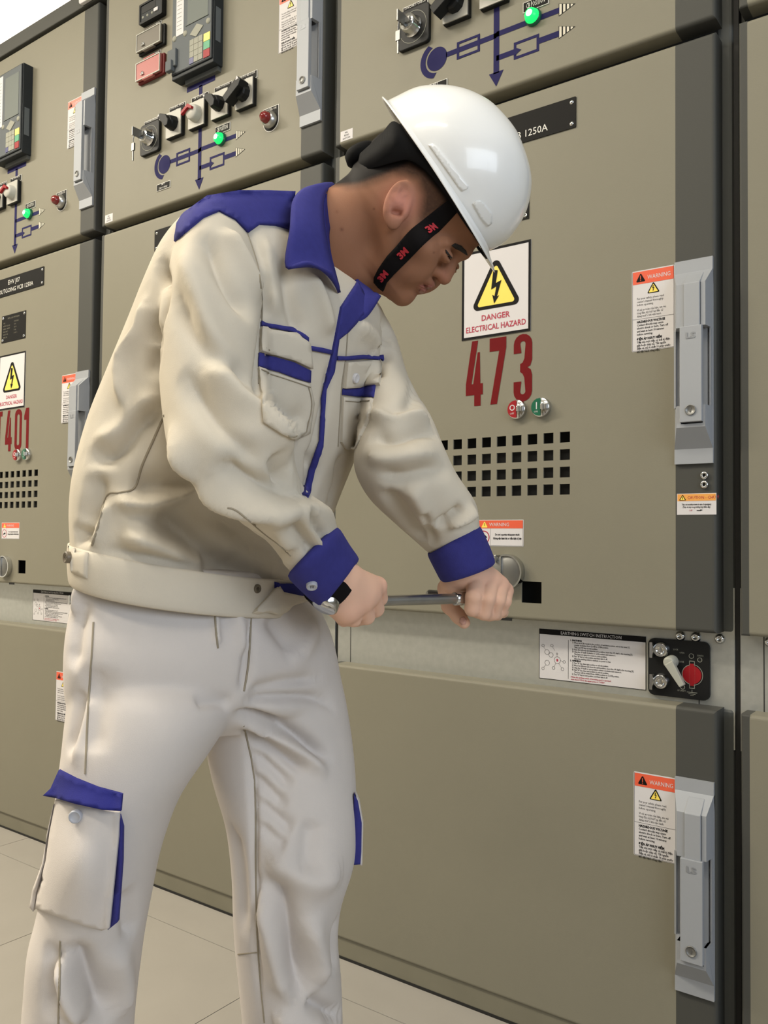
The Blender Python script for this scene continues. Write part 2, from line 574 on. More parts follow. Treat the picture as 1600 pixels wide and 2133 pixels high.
def danger_sign(parent, x0=-0.5495, x1=-0.3915, z0=1.393, z1=1.5755):
    w, h = x1 - x0, z1 - z0
    s = piece('danger_sign', 'ds', lambda: MB().prism([(0, 0), (w, 0), (w, h), (0, h)], -0.0010, 0), M['white'], parent, (x0, 0, z0))
    s['label'] = 'white electrical hazard sign with yellow triangle'
    e = 0.0050
    piece('black_border', 'ds_b', lambda: MB().ring([(0, 0), (w, 0), (w, h), (0, h)], [(e, e), (w - e, e), (w - e, h - e), (e, h - e)], -0.0014, -0.0008), M['black'], s)
    cx = w / 2 + 0.001
    piece('warning_triangle', 'ds_t', lambda: MB().ring(rtri(cx, h * 0.315, 0.1180, 0.1080, 0.010, 7), rtri(cx, h * 0.352, 0.0900, 0.0845, 0.0045, 7), -0.0016, -0.0010), M['black'], s)
    piece('triangle_field', 'ds_f', lambda: MB().flat(rtri(cx, h * 0.345, 0.0940, 0.0880, 0.0065, 7), -0.0013), M['yellow'], s)
    piece('lightning_arrow', 'ds_a', lambda: MB().flat(bolt_sign(cx, h * 0.365, 0.0690), -0.0019), M['black'], s)

    def txt():
        b = MB()
        put_text(b, 'DANGER', w / 2, 0.0350, 0.0165, -0.0014, 'CENTER', sx=0.98, bold=0.0003)
        put_text(b, 'ELECTRICAL HAZARD', w / 2, 0.0145, 0.0165, -0.0014, 'CENTER', sx=0.85, bold=0.0003)
        return b
    piece('lettering', 'ds_l', txt, M['redtext'], s)


def numerals(parent, s):
    """tall painted stencil numerals, each one a polygon of its own"""
    N = {
        '4': [[(0.42, 1), (0.62, 1), (0.34, 0.30), (0.46, 0.30), (0.62, 0.82), (0.76, 0.82), (0.76, 0.34), (0.98, 0.34), (0.98, 0.18), (0.80, 0.18), (0.80, 0), (0.44, 0), (0.44, 0.18), (0.02, 0.18), (0.02, 0.36)]],
        '7': [[(0.0, 1), (1.0, 1), (1.0, 0.84), (0.46, 0.0), (0.06, 0.0), (0.58, 0.80), (0.0, 0.80)]],
        '1': [[(0.34, 1), (0.78, 1), (0.78, 0), (0.40, 0), (0.40, 0.72), (0.08, 0.72), (0.08, 0.82)]],
        'T': [[(0.0, 1), (1.0, 1), (1.0, 0.88), (0.68, 0.88), (0.68, 0), (0.32, 0), (0.32, 0.88), (0.0, 0.88)]],
    }
    pos = {0: (-0.540, -0.498), 1: (-0.4835, -0.4455), 2: (-0.4285, -0.388)} if len(s) == 3 else {0: (-0.561, -0.523), 1: (-0.505, -0.463), 2: (-0.447, -0.406), 3: (-0.396, -0.356)}
    zlo, zhi = 1.254, 1.389
    mb = MB()
    y = -0.0006

    def bar(pts_o, pts_i):
        n = len(pts_o)
        for i in range(n - 1):
            mb.flat([pts_o[i], pts_o[i + 1], pts_i[i + 1], pts_i[i]], y)
    for i, c in enumerate(s):
        a, b = pos[i]
        w, h = b - a, zhi - zlo
        if c == '0':
            mb.ring(rrect(a, b, zlo, zhi, w * 0.49, 8), rrect(a + w * 0.32, b - w * 0.32, zlo + 0.017, zhi - 0.017, w * 0.17, 8), y, -0.0001)
        elif c == '3':
            t = w * 0.42
            r = w / 2
            cx = (a + b) / 2
            zt, zb2, zm = zhi - r, zlo + r, (zlo + zhi) / 2
            o, q = [], []
            o += circle(cx, zt, r, 9, math.pi, 0); q += circle(cx, zt, r - t * 0.85, 9, math.pi, 0)
            o = [(a, zt - 0.018)] + o; q = [(a + t, zt - 0.018)] + q
            o += [(b, zm + 0.014), (b - 0.004, zm + 0.003), (b - 0.010, zm)]
            q += [(b - t, zm + 0.018), (b - t - 0.004, zm + 0.010), (cx - 0.006, zm + 0.008)]
            bar(o, q)
            o2 = [(b - 0.010, zm), (b - 0.003, zm - 0.005), (b, zm - 0.016)] + circle(cx, zb2, r, 9, 0, -math.pi) + [(a, zb2 + 0.020)]
            q2 = [(cx - 0.006, zm - 0.008), (b - t - 0.004, zm - 0.012), (b - t, zm - 0.020)] + circle(cx, zb2, r - t * 0.85, 9, 0, -math.pi) + [(a + t, zb2 + 0.020)]
            bar(o2, q2)
            mb.flat([(cx - 0.006, zm + 0.008), (b - 0.010, zm), (cx - 0.006, zm - 0.008)], y)
        else:
            for poly in N[c]:
                if c == '4':
                    # drawn as strips so that the stencil gap stays open
                    X = lambda q: (a + q[0] * w, zlo + q[1] * h)
                    for pp in ([(0.36, 1), (0.70, 1), (0.34, 0.34), (0.02, 0.34)], [(0.02, 0.34), (0.98, 0.34), (0.98, 0.17), (0.02, 0.17)], [(0.68, 0.82), (0.80, 0.82), (0.84, 0.34), (0.44, 0.34)], [(0.50, 0.17), (0.86, 0.17), (0.86, 0), (0.50, 0)]):
                        mb.flat([X(q) for q in pp], y)
                else:
                    mb.flat([(a + q[0] * w, zlo + q[1] * h) for q in poly], y)
    o = mb.build('painted_number', M['paintred'], parent)
    o['label'] = 'dark red painted %s' % s
    return o


def name_plate(parent, lines, x0=-0.652, x1=-0.297, z0=1.774, z1=1.834):
    p = piece('name_plate', 'np', lambda: MB().prism(rrect(0, x1 - x0, 0, z1 - z0, 0.002), -0.002, 0), M['tagblack'], parent, (x0, 0, z0))
    p['label'] = 'long black engraved name plate'

    for x in (0.009, x1 - x0 - 0.009):
        for z in (0.009, z1 - z0 - 0.009):
            piece('rivet', 'np_r', lambda: MB().lathe([(0.0001, -0.0040), (0.003, -0.0036), (0.0042, -0.002)], 0, 0, 12), M['chrome'], p, (x, 0, z))
    b = MB()
    for t, x, z, size in lines:
        put_text(b, t, x - x0, z - z0, size, -0.0023, 'CENTER', sx=0.98)
    if lines: b.build('lettering', M['tagwhite'], p)


def data_plate(parent, x0=-0.539, x1=-0.396, z0=1.618, z1=1.708):
    p = piece('rating_plate', 'dp', lambda: MB().prism([(0, 0), (x1 - x0, 0), (x1 - x0, z1 - z0), (0, z1 - z0)], -0.0015, 0), M['tagblack'], parent, (x0, 0, z0))

    def txt():
        b = MB()
        put_text(b, 'METAL CLAD SWITCHGEAR', 0.072, 0.076, 0.0070, -0.0018, 'CENTER', sx=0.8, res=1)
        for k, (l, r) in enumerate((('TYPE', 'STANDARD'), ('RATED VOLTAGE', '24 kV'), ('RATED CURRENT', '1250 A'), ('FREQUENCY', '50 Hz'), ('SHORT TIME', '25 kA 3 s'), ('SERIAL NO.', ''))):
            put_text(b, l, 0.010, 0.062 - k * 0.0095, 0.0065, -0.0018, sx=0.8, res=1)
            put_text(b, r, 0.075, 0.062 - k * 0.0095, 0.0065, -0.0018, sx=0.8, res=1)
        return b
    piece('lettering', 'dp_t', txt, M['plinth'], p)

    for x in (0.008, x1 - x0 - 0.008):
        for z in (0.008, z1 - z0 - 0.008):
            piece('rivet', 'dp_r', lambda: MB().lathe([(0.0018, -0.0026), (0.0042, -0.0032), (0.0046, -0.0015)], 0, 0, 10), M['chrome'], p, (x, 0, z))


def tag_plate(parent, key, x0, x1, z0, z1, lines):
    p = piece('tag_plate', 'tg%.3f_%.3f' % (x1 - x0, z1 - z0), lambda: MB().box(0, x1 - x0, -0.002, 0, 0, z1 - z0), M['tagwhite'], parent, (x0, 0, z0))
    piece('tag_face', 'tgf%.3f_%.3f' % (x1 - x0, z1 - z0), lambda: MB().box(0.0012, x1 - x0 - 0.0012, -0.0024, -0.0018, 0.0012, z1 - z0 - 0.0012), M['tagblack'], p)

    def txt():
        b = MB()
        w, h = x1 - x0, z1 - z0
        n = len(lines)
        for i, t in enumerate(lines):
            put_text(b, t, w / 2, h * (1 - (i + 0.78) / n) + 0.0012, h / n * 0.78, -0.0028, 'CENTER', sx=min(1.0, w * 1.35 / (len(t) * h / n * 0.78)), res=1)
        return b
    piece('lettering', 'tgt' + key, txt, M['tagwhite'], p)


# ---- devices
def swing_handle(parent, z0, z1):
    """long swing handle on the dark door edge: base, lever and lock"""
    h = z1 - z0

    def base():
        b = MB()
        xl, xr = -0.108, -0.0425
        # flat ends of the base plate
        b.box(xl, xr, -0.006, 0, h - 0.022, h)
        b.box(xl, xr, -0.006, 0, 0, 0.026)
        b.box(xl, xr, -0.0035, 0, 0.026, h - 0.022)
        # upper ramp and housing with a slot for the lever
        yf = -0.034
        a, d = -0.096, -0.047
        s0, s1 = -0.0835, -0.0545
        zt, zr, zb = h - 0.022, h - 0.050, h - 0.125

        def ramp(xa, xb, xa2, xb2, zA, zB):
            # sloped block: wide and low at zA, proud at zB
            vs = [(xa, -0.006, zA), (xb, -0.006, zA), (xa2, yf, zB), (xb2, yf, zB), (xa, 0, zA), (xb, 0, zA), (xa, 0, zB), (xb, 0, zB)]
            b.add(vs, [(0, 2, 3, 1), (0, 4, 6, 2), (1, 3, 7, 5), (2, 6, 7, 3)])
        ramp(xl, s0, a, s0, zt, zr)
        ramp(s1, xr, s1, d, zt, zr)
        ramp(s0, s1, s0, s1, zt, zr)
        for xa, xb, fa, fb in ((xl, s0, a, s0), (s1, xr, s1, d)):
            vs = [(xa, 0, zr), (fa, yf, zr), (fb, yf, zr), (xb, 0, zr), (xa, 0, zb), (fa, yf, zb), (fb, yf, zb), (xb, 0, zb)]
            b.add(vs, [(0, 4, 5, 1), (1, 5, 6, 2), (2, 6, 7, 3), (4, 7, 6, 5)])
        # middle pan
        pz0, pz1 = 0.098, zb
        b.box(xl + 0.001, xl + 0.004, -0.012, 0, pz0, pz1)
        b.box(xr - 0.004, xr - 0.001, -0.012, 0, pz0, pz1)
        b.box(-0.090, -0.050, -0.010, 0, pz0, pz1)
        # lower housing
        la, lb = -0.096, -0.0475
        zq0, zq1 = 0.0665, 0.098
        for xa, xb in ((la, -0.0885), (-0.0515, lb)):
            b.box(xa, xb, -0.034, 0, zq0, zq1)
        b.box(la, lb, -0.034, 0, zq0 - 0.006, zq0)
        vs = [(la, -0.034, zq0 - 0.006), (lb, -0.034, zq0 - 0.006), (xl, -0.006, 0.026), (xr, -0.006, 0.026), (la, 0, zq0 - 0.006), (lb, 0, zq0 - 0.006), (xl, 0, 0.026), (xr, 0, 0.026)]
        b.add(vs, [(0, 1, 3, 2), (0, 2, 6, 4), (1, 5, 7, 3)])
        vs = [(xl, 0, zq1), (xl, 0, 0.026), (la, -0.034, zq0 - 0.006), (la, -0.034, zq1), (xr, 0, zq1), (xr, 0, 0.026), (lb, -0.034, zq0 - 0.006), (lb, -0.034, zq1), (xl, -0.006, 0.026), (xr, -0.006, 0.026)]
        b.add(vs, [(0, 1, 8, 2, 3), (4, 7, 6, 9, 5), (0, 3, 7, 4)])
        return b
    k = 'sh%.3f' % h
    o = piece('swing_handle', k, base, M['silver'], parent, (0, 0, z0))

    def lever():
        b = MB()
        zt, zr, zb = h - 0.028, h - 0.050, h - 0.125
        s0, s1 = -0.0825, -0.0555
        # slim upper arm, following the ramp
        vs = [(s0, -0.0130, zt), (s1, -0.0130, zt), (s0, -0.0375, zr), (s1, -0.0375, zr), (s0, -0.0375, zb), (s1, -0.0375, zb)]
        vs += [(x, y + 0.006, z) for x, y, z in vs]
        b.add(vs, [(0, 2, 3, 1), (2, 4, 5, 3), (0, 6, 8, 2), (2, 8, 10, 4), (1, 3, 9, 7), (3, 5, 11, 9), (0, 1, 7, 6)])
        b.box(-0.0885, -0.0515, -0.0405, -0.030, 0.0690, zb)
        return b
    lv = piece('lever', k + 'l', lever, M['silver'], o, bevel=0.0010)

    def logo():
        b = MB()
        put_text(b, 'LS', -0.070, h - 0.1465, 0.014, -0.0412, 'CENTER', sx=1.25, bold=0.0006)
        return b
    piece('embossed_mark', k + 'm', logo, M['relief'], o)
    piece('lock', k + 'k', lambda: MB().lathe([(0.0001, -0.0412), (0.0072, -0.0412), (0.0078, -0.0425), (0.0090, -0.0425), (0.0092, -0.0400)], -0.0700, 0.0890, 24).box(-0.0712, -0.0688, -0.0416, -0.0412, 0.085, 0.093), M['dull'], o)
    return o


def relay(parent):
    x0, x1, z0, z1, D = -0.5525, -0.388, 2.214, 2.508, 0.033
    w, h = x1 - x0, z1 - z0
    p = piece('protection_relay', 'rl', lambda: MB().box(0, w, -D, 0, 0, h).box(0.003, w - 0.003, -D - 0.004, -D, 0.010, h - 0.003), M['relayd'], parent, (x0, 0, z0), bevel=0.003)
    p['label'] = 'grey protection relay with keypad and screen'
    Y = -D - 0.0045
    piece('front_panel', 'rl_f', lambda: MB().box(0.005, w - 0.006, Y, Y + 0.002, 0.014, h - 0.006), M['relay'], p)
    piece('screen', 'rl_s', lambda: MB().box(0.066, w - 0.018, Y - 0.0008, Y, 0.130, h - 0.026).box(0.060, w - 0.016, Y - 0.002, Y, 0.1270, 0.1292), M['screen'], p)

    def strip():
        b = MB().box(0.021, 0.051, Y - 0.001, Y, 0.112, h - 0.012)
        b.k = 1
        for i in range(13):
            b.box(0.025, 0.043, Y - 0.0013, Y - 0.001, 0.128 + i * 0.0110, 0.1288 + i * 0.0110)
        return b
    piece('marking_strip', 'rl_m', strip, [M['white'], M['screen']], p)
    for i, (x, z) in enumerate(((0.015, 0.109), (0.058, 0.109), (0.148, 0.1115))):
        piece('round_key', 'rl_r', lambda: MB().lathe([(0.0001, -0.002), (0.0072, -0.002), (0.0080, 0)], 0, 0, 16), M['keygrey'], p, (x, Y, z))
    piece('arrow_key', 'rl_a', lambda: MB().prism([(-0.026, -0.004), (0.001, 0.017), (0.026, 0.004), (-0.001, -0.017)], -0.002, 0), M['keygrey'], p, (0.104, Y, 0.1015))
    for i in range(3):
        for j in range(4):
            if (i, j) == (0, 0): continue
            piece('number_key', 'rl_k', lambda: MB().box(0.0004, 0.0164, -0.0018, 0, 0.0004, 0.0158), M['keygrey'], p, (0.0775 + i * 0.0170, Y, 0.0176 + j * 0.0163))
    for j, mm in enumerate(('red', 'keygreen', 'yellow')):
        piece('control_key', 'rl_c' + mm, lambda: MB().box(0, 0.0235, -0.0018, 0, 0.0005, 0.0213), M[mm], p, (0.1325, Y, 0.0155 + j * 0.0218))
    piece('control_key', 'rl_cb', lambda: MB().box(0, 0.0160, -0.0018, 0, 0, 0.0158), M['keyblue'], p, (0.0775, Y, 0.0176))
    piece('side_grille', 'rl_g', lambda: MB().box(w - 0.001, w + 0.0008, -0.027, -0.010, 0.060, 0.150), M['relay'], p)
    piece('port_cover', 'rl_p', lambda: MB().box(-0.006, 0.028, Y - 0.008, Y, 0.030, 0.078).box(-0.006, 0.018, Y - 0.014, Y, 0.018, 0.047), M['relay'], p, bevel=0.002)
    piece('bottom_lip', 'rl_b', lambda: MB().box(0.030, w - 0.006, -0.012, 0, -0.012, 0), M['post'], p)


def fuse_box(parent, z0, case, cover, lab):
    x0 = -0.730
    p = piece('test_terminal', 'fb' + case, lambda: MB().box(0, 0.113, -0.009, 0, 0, 0.060), M[case], parent, (x0, 0, z0), bevel=0.003)
    p['label'] = lab
    piece('clear_cover', 'fbc' + cover, lambda: MB().box(0.000, 0.106, -0.017, -0.009, 0.006, 0.058).box(0.030, 0.078, -0.019, -0.009, 0.001, 0.006).box(0.034, 0.084, -0.019, -0.009, 0.058, 0.063), M[cover], p, bevel=0.002)
    piece('latch', 'fbl', lambda: MB().lathe([(0.0001, -0.022), (0.004, -0.021), (0.005, -0.017)], 0.032, 0.022, 12).box(0.026, 0.038, -0.021, -0.017, 0.017, 0.020), M['chrome'], p)
    piece('cover_frame', 'fbf' + cover, lambda: MB().ring([(0, 0.006), (0.106, 0.006), (0.106, 0.058), (0, 0.058)], [(0.0025, 0.0085), (0.1035, 0.0085), (0.1035, 0.0555), (0.0025, 0.0555)], -0.0185, -0.016), M['knobgrey'], p)


def meter(parent):
    x0, z0 = -0.722, 2.4365
    p = piece('panel_meter', 'me', lambda: MB().ring(rrect(0, 0.101, 0, 0.058, 0.003), rrect(0.006, 0.096, 0.006, 0.053, 0.002), -0.016, 0), M['blackp'], parent, (x0, 0, z0))
    p['label'] = 'black panel meter with small keys'
    piece('meter_face', 'me_f', lambda: MB().box(0.005, 0.097, -0.0135, 0, 0.005, 0.054), M['relayd'], p)
    piece('display', 'me_d', lambda: MB().box(0.009, 0.070, -0.0142, -0.013, 0.030, 0.050), M['blackp'], p)
    for i in range(3):
        piece('meter_key', 'me_k', lambda: MB().lathe([(0.0001, -0.002), (0.0032, -0.0018), (0.0040, 0)], 0, 0, 12), M['keygrey'], p, (0.016 + 0.020 * i, -0.0135, 0.0180))
    piece('meter_key', 'me_kw', lambda: MB().box(-0.009, 0.009, -0.003, 0, -0.005, 0.005), M['white'], p, (0.074, -0.0135, 0.021), bevel=0.001)


def selector(parent, cx, kind, tagkey, lines):
    """square selector switch with its engraved tag; kind: black, pistol, white or key"""
    if kind == 'key':
        p = piece('key_switch', 'ks', lambda: MB().prism(rrect(-0.0415, 0.0415, -0.0440, 0.0440, 0.010), -0.010, 0), M['blackp'], parent, (cx - 0.0010, 0, 2.0995), bevel=0.002)
        p['label'] = 'black square key switch'
        piece('dial_ring', 'ks_r', lambda: MB().ring(circle(0, 0, 0.0355, 32), circle(0, 0, 0.0345, 32), -0.0108, -0.0098), M['keygrey'], p)
        piece('lock_barrel', 'ks_b', lambda: MB().lathe([(0.0001, -0.034), (0.0170, -0.034), (0.0190, -0.031), (0.0200, -0.016), (0.0240, -0.011)], -0.002, 0.002, 24), M['chrome'], p)

        def keym():
            b = MB()
            b.box(-0.003, 0.001, -0.062, -0.034, -0.007, 0.010)
            b.lathe([(0.009, -0.002), (0.012, -0.001), (0.012, 0.001), (0.009, 0.002), (0.009, -0.002)], 0, 0, 14)
            return b
        piece('key', 'ks_k', lambda: MB().box(-0.013, 0.011, -0.040, -0.034, -0.005, 0.006).box(-0.004, -0.001, -0.066, -0.034, -0.012, 0.012).tube([(-0.002, -0.060, -0.010), (-0.003, -0.062, -0.024), (-0.004, -0.060, -0.036)], 0.0016, 6).box(-0.008, 0.003, -0.064, -0.059, -0.055, -0.034).box(-0.0045, -0.0010, -0.063, -0.060, -0.083, -0.055), M['dull'], p)
    else:
        p = piece('selector_switch', 'sp', lambda: MB().box(-0.0315, 0.0315, -0.012, 0, -0.036, 0.036), M['blackp'], parent, (cx, 0, 2.108), bevel=0.002)
        p['label'] = {'black': 'selector switch with black pointer knob', 'pistol': 'selector switch with black pistol grip', 'white': 'selector switch with white knob and red pointer'}[kind]
        piece('switch_plate', 'sp_p', lambda: MB().box(-0.0315, 0.0295, -0.0145, -0.012, -0.034, 0.036), M['plate'], p)
        if kind == 'white':
            piece('knob', 'sp_w', lambda: MB().lathe([(0.0001, -0.034), (0.0180, -0.034), (0.0205, -0.030), (0.0225, -0.0145)], 0, 0, 28), M['knobwhite'], p)
            piece('red_pointer', 'sp_wr', lambda: MB().prism([(-0.030, 0.004), (-0.004, 0.019), (0.012, 0.008), (0.010, 0.002), (-0.005, 0.009), (-0.030, -0.004)], -0.0415, -0.033), M['red'], p)
        elif kind == 'black':
            piece('knob', 'sp_b', lambda: MB().lathe([(0.0001, -0.036), (0.0150, -0.036), (0.0185, -0.030), (0.0210, -0.0145)], 0, 0, 8, False).prism([(-0.027, 0.014), (-0.020, 0.022), (0.004, 0.013), (0.015, -0.004), (0.012, -0.018), (0.000, -0.020), (-0.010, -0.006)], -0.046, -0.016), M['blackp'], p, bevel=0.0015)
            piece('white_mark', 'sp_bm', lambda: MB().box(-0.0262, -0.0215, -0.0468, -0.0455, 0.0135, 0.0185), M['white'], p)
        else:
            piece('knob', 'sp_g', lambda: MB().lathe([(0.0001, -0.034), (0.0170, -0.034), (0.0200, -0.030), (0.0220, -0.0145)], 0, 0, 10, False).prism([(-0.042, -0.010), (-0.032, -0.028), (0.016, 0.002), (0.023, 0.016), (0.012, 0.026), (-0.004, 0.017)], -0.050, -0.020), M['blackp'], p, bevel=0.0015)
            piece('white_mark', 'sp_gm', lambda: MB().prism([(0.006, 0.017), (0.017, 0.018), (0.010, 0.027)], -0.0508, -0.049), M['white'], p)
    w = 0.062
    tag_plate(p, tagkey, -0.033, 0.033, 0.0375, 0.0575, lines)


def tri_stripe(b, x0, x1, zc, hh):
    """pale arrowhead of vertical stripes"""
    n = 4
    for i in range(n):
        xa = x0 + (x1 - x0) * i / n
        xb = xa + (x1 - x0) / n * 0.62
        f = lambda x: hh * (1 - (x - x0) / (x1 - x0))
        b.flat([(xa, zc - f(xa)), (xb, zc - f(xb)), (xb, zc + f(xb)), (xa, zc + f(xa))], -0.0009)


def mimic(parent, src=True):
    def m():
        b = MB()
        y = -0.0006
        X = -0.472
        def r(x0, x1, z0, z1): b.flat([(x0, z0), (x1, z0), (x1, z1), (x0, z1)], y)
        r(X - 0.0065, X + 0.0065, 1.935, 2.192)
        r(-0.528, -0.416, 2.188, 2.202)
        b.flat([(X - 0.017, 1.938), (X, 1.908), (X + 0.017, 1.938)], y)
        r(X, -0.333, 2.011, 2.022)
        r(X, -0.432, 1.961, 1.972)
        r(-0.376, -0.333, 1.964, 1.976)
        b.ring([(-0.432, 1.950), (-0.376, 1.950), (-0.376, 1.985), (-0.432, 1.985)], [(-0.4265, 1.9555), (-0.3815, 1.9555), (-0.3815, 1.9795), (-0.4265, 1.9795)], y, -0.0001)
        b.flat([(-0.432, 1.957), (-0.415, 1.966), (-0.432, 1.976)], y - 0.0003)
        if src:
            r(-0.594, X, 2.009, 2.020)
            b.ring([(-0.567, 1.995), (-0.511, 1.995), (-0.511, 2.032), (-0.567, 2.032)], [(-0.5615, 2.000), (-0.5165, 2.000), (-0.5165, 2.027), (-0.5615, 2.027)], y - 0.0003, -0.0001)
            b.flat(circle(-0.6170, 2.0135, 0.0255, 32), y)
            o = circle(-0.620, 2.0135, 0.0400, 22, math.radians(118), math.radians(262))
            i = circle(-0.617, 2.0135, 0.0295, 22, math.radians(112), math.radians(268))
            for k in range(21): b.flat([o[k], o[k + 1], i[k + 1], i[k]], y)
        return b
    o = piece('mimic_diagram', 'mi%d' % src, m, M['mimic'], parent)
    o['label'] = 'navy single line diagram with arrows'

    def ar():
        b = MB()
        b.k = 1
        b.flat([(-0.334, -0.0128), (-0.299, 0), (-0.334, 0.0128)], -0.0005)
        b.k = 0
        tri_stripe(b, -0.3325, -0.301, 0, 0.0115)
        return b
    for z in (2.017, 1.972):
        piece('striped_arrow', 'mi_a', ar, [M['cream'], M['black']], o, (0, 0, z))


def lamp(parent, cx=-0.388, cz=2.021):
    p = piece('indicator_lamp', 'la', lambda: MB().lathe([(0.0175, 0), (0.0175, -0.005), (0.0150, -0.008)], 0, 0, 24), M['green'], parent, (cx, 0, cz))
    p['label'] = 'lit green indicator lamp'
    piece('lens', 'la_l', lambda: MB().lathe([(0.0001, -0.0225), (0.0070, -0.0215), (0.0120, -0.0175), (0.0150, -0.009), (0.0150, -0.004)], 0, 0, 24), M['lamp'], p)
    piece('lamp_core', 'la_c', lambda: MB().lathe([(0.0001, -0.0232), (0.0050, -0.0226), (0.0078, -0.0208)], 0, 0, 20), M['lampcore'], p)
    tag_plate(p, 'lamp', -0.023, 0.033, 0.0165, 0.0375, ['CB POSITION'])
    return p


def push_lamp(parent):
    p = piece('red_indicator', 'rp', lambda: MB().lathe([(0.0215, 0), (0.0215, -0.006), (0.0180, -0.016), (0.0150, -0.018)], 0, 0, 28), M['steel'], parent, (-0.2085, 0, 2.020))
    p['label'] = 'dark red push lamp in a steel bezel'
    piece('lens', 'rp_l', lambda: MB().lathe([(0.0001, -0.036), (0.0080, -0.034), (0.0130, -0.028), (0.0145, -0.016)], 0, 0, 24), M['redlens'], p)
    piece('backing_tag', 'rp_t', lambda: MB().prism([(-0.028, 0.034)] + circle(0, -0.002, 0.0265, 16, math.pi, 2 * math.pi) + [(0.0265, 0.034)], -0.0015, 0), M['tagwhite'], p)
    piece('tag_face', 'rp_f', lambda: MB().prism([(-0.0265, 0.0325)] + circle(0, -0.002, 0.025, 16, math.pi, 2 * math.pi) + [(0.025, 0.0325)], -0.0019, -0.0012), M['tagblack'], p)
    def txt(): return put_text(MB(), 'HEATER ON', 0, 0.0245, 0.0085, -0.0022, 'CENTER', sx=0.82, res=1)
    piece('lettering', 'rp_x', txt, M['tagwhite'], p)


def on_off(parent):
    for nm, cx, face, word, lab in (('off_button', -0.4185, 'red', 'OFF', 'round button half red marked O'), ('on_button', -0.3665, 'green', 'ON', 'round button half green marked I')):
        p = piece(nm, nm, lambda: MB().lathe([(0.0195, 0), (0.0195, -0.008), (0.0180, -0.010), (0.0001, -0.010)], 0, 0, 28), M['chrome'], parent, (cx, 0, 1.2385))
        p['label'] = lab
        piece('coloured_half', nm + 'c', lambda: MB().prism(circle(0, 0, 0.0172, 16, math.radians(84), math.radians(276)), -0.0125, -0.009), M[face], p)
        piece('pushbutton', nm + 'b', lambda: MB().box(0.003, 0.0165, -0.0150, -0.009, -0.0050, 0.0050).box(0.006, 0.010, -0.0170, -0.014, -0.0065, 0.0065).box(0.012, 0.0155, -0.0160, -0.014, -0.0050, 0.0050), M['steel'], p, bevel=0.0008)

        def sign():
            b = MB()
            if word == 'OFF':
                b.ring(circle(-0.0065, 0.003, 0.0058, 18), circle(-0.0065, 0.003, 0.0040, 18), -0.0129, -0.0124)
            else:
                b.box(-0.0068, -0.0048, -0.0129, -0.0124, -0.004, 0.0095)
            put_text(b, word, -0.0070, -0.0105, 0.0052, -0.0129, 'CENTER', res=1)
            return b
        piece('lettering', nm + 's', sign, M['white'], p)


def drive_cover(parent, turn):
    """round swivelling cover of the racking hole"""
    cx, cz = (-0.4370, 0.9165) if turn else (-0.478, 0.877)
    p = piece('swivel_cover', 'dc%d' % turn, lambda: MB().lathe([(0.0001, -0.012), (0.0310, -0.012), (0.0345, -0.009), (0.0345, 0)], 0, 0, 40), M['dull'], parent, (cx, 0, cz))
    p['label'] = 'round steel swivel cover'
    piece('bright_rim', 'dcr', lambda: MB().ring(circle(0, 0, 0.0350, 30, -1.9, 1.9)[:] , circle(0, 0, 0.0318, 30, -1.9, 1.9), -0.0150, -0.0005), M['chrome'], p)
    piece('hinge_lug', 'dch', lambda: MB().box(-0.028, -0.018, -0.016, 0, 0.022, 0.029).box(-0.024, -0.020, -0.018, 0, 0.018, 0.033), M['steel'], p, bevel=0.001)


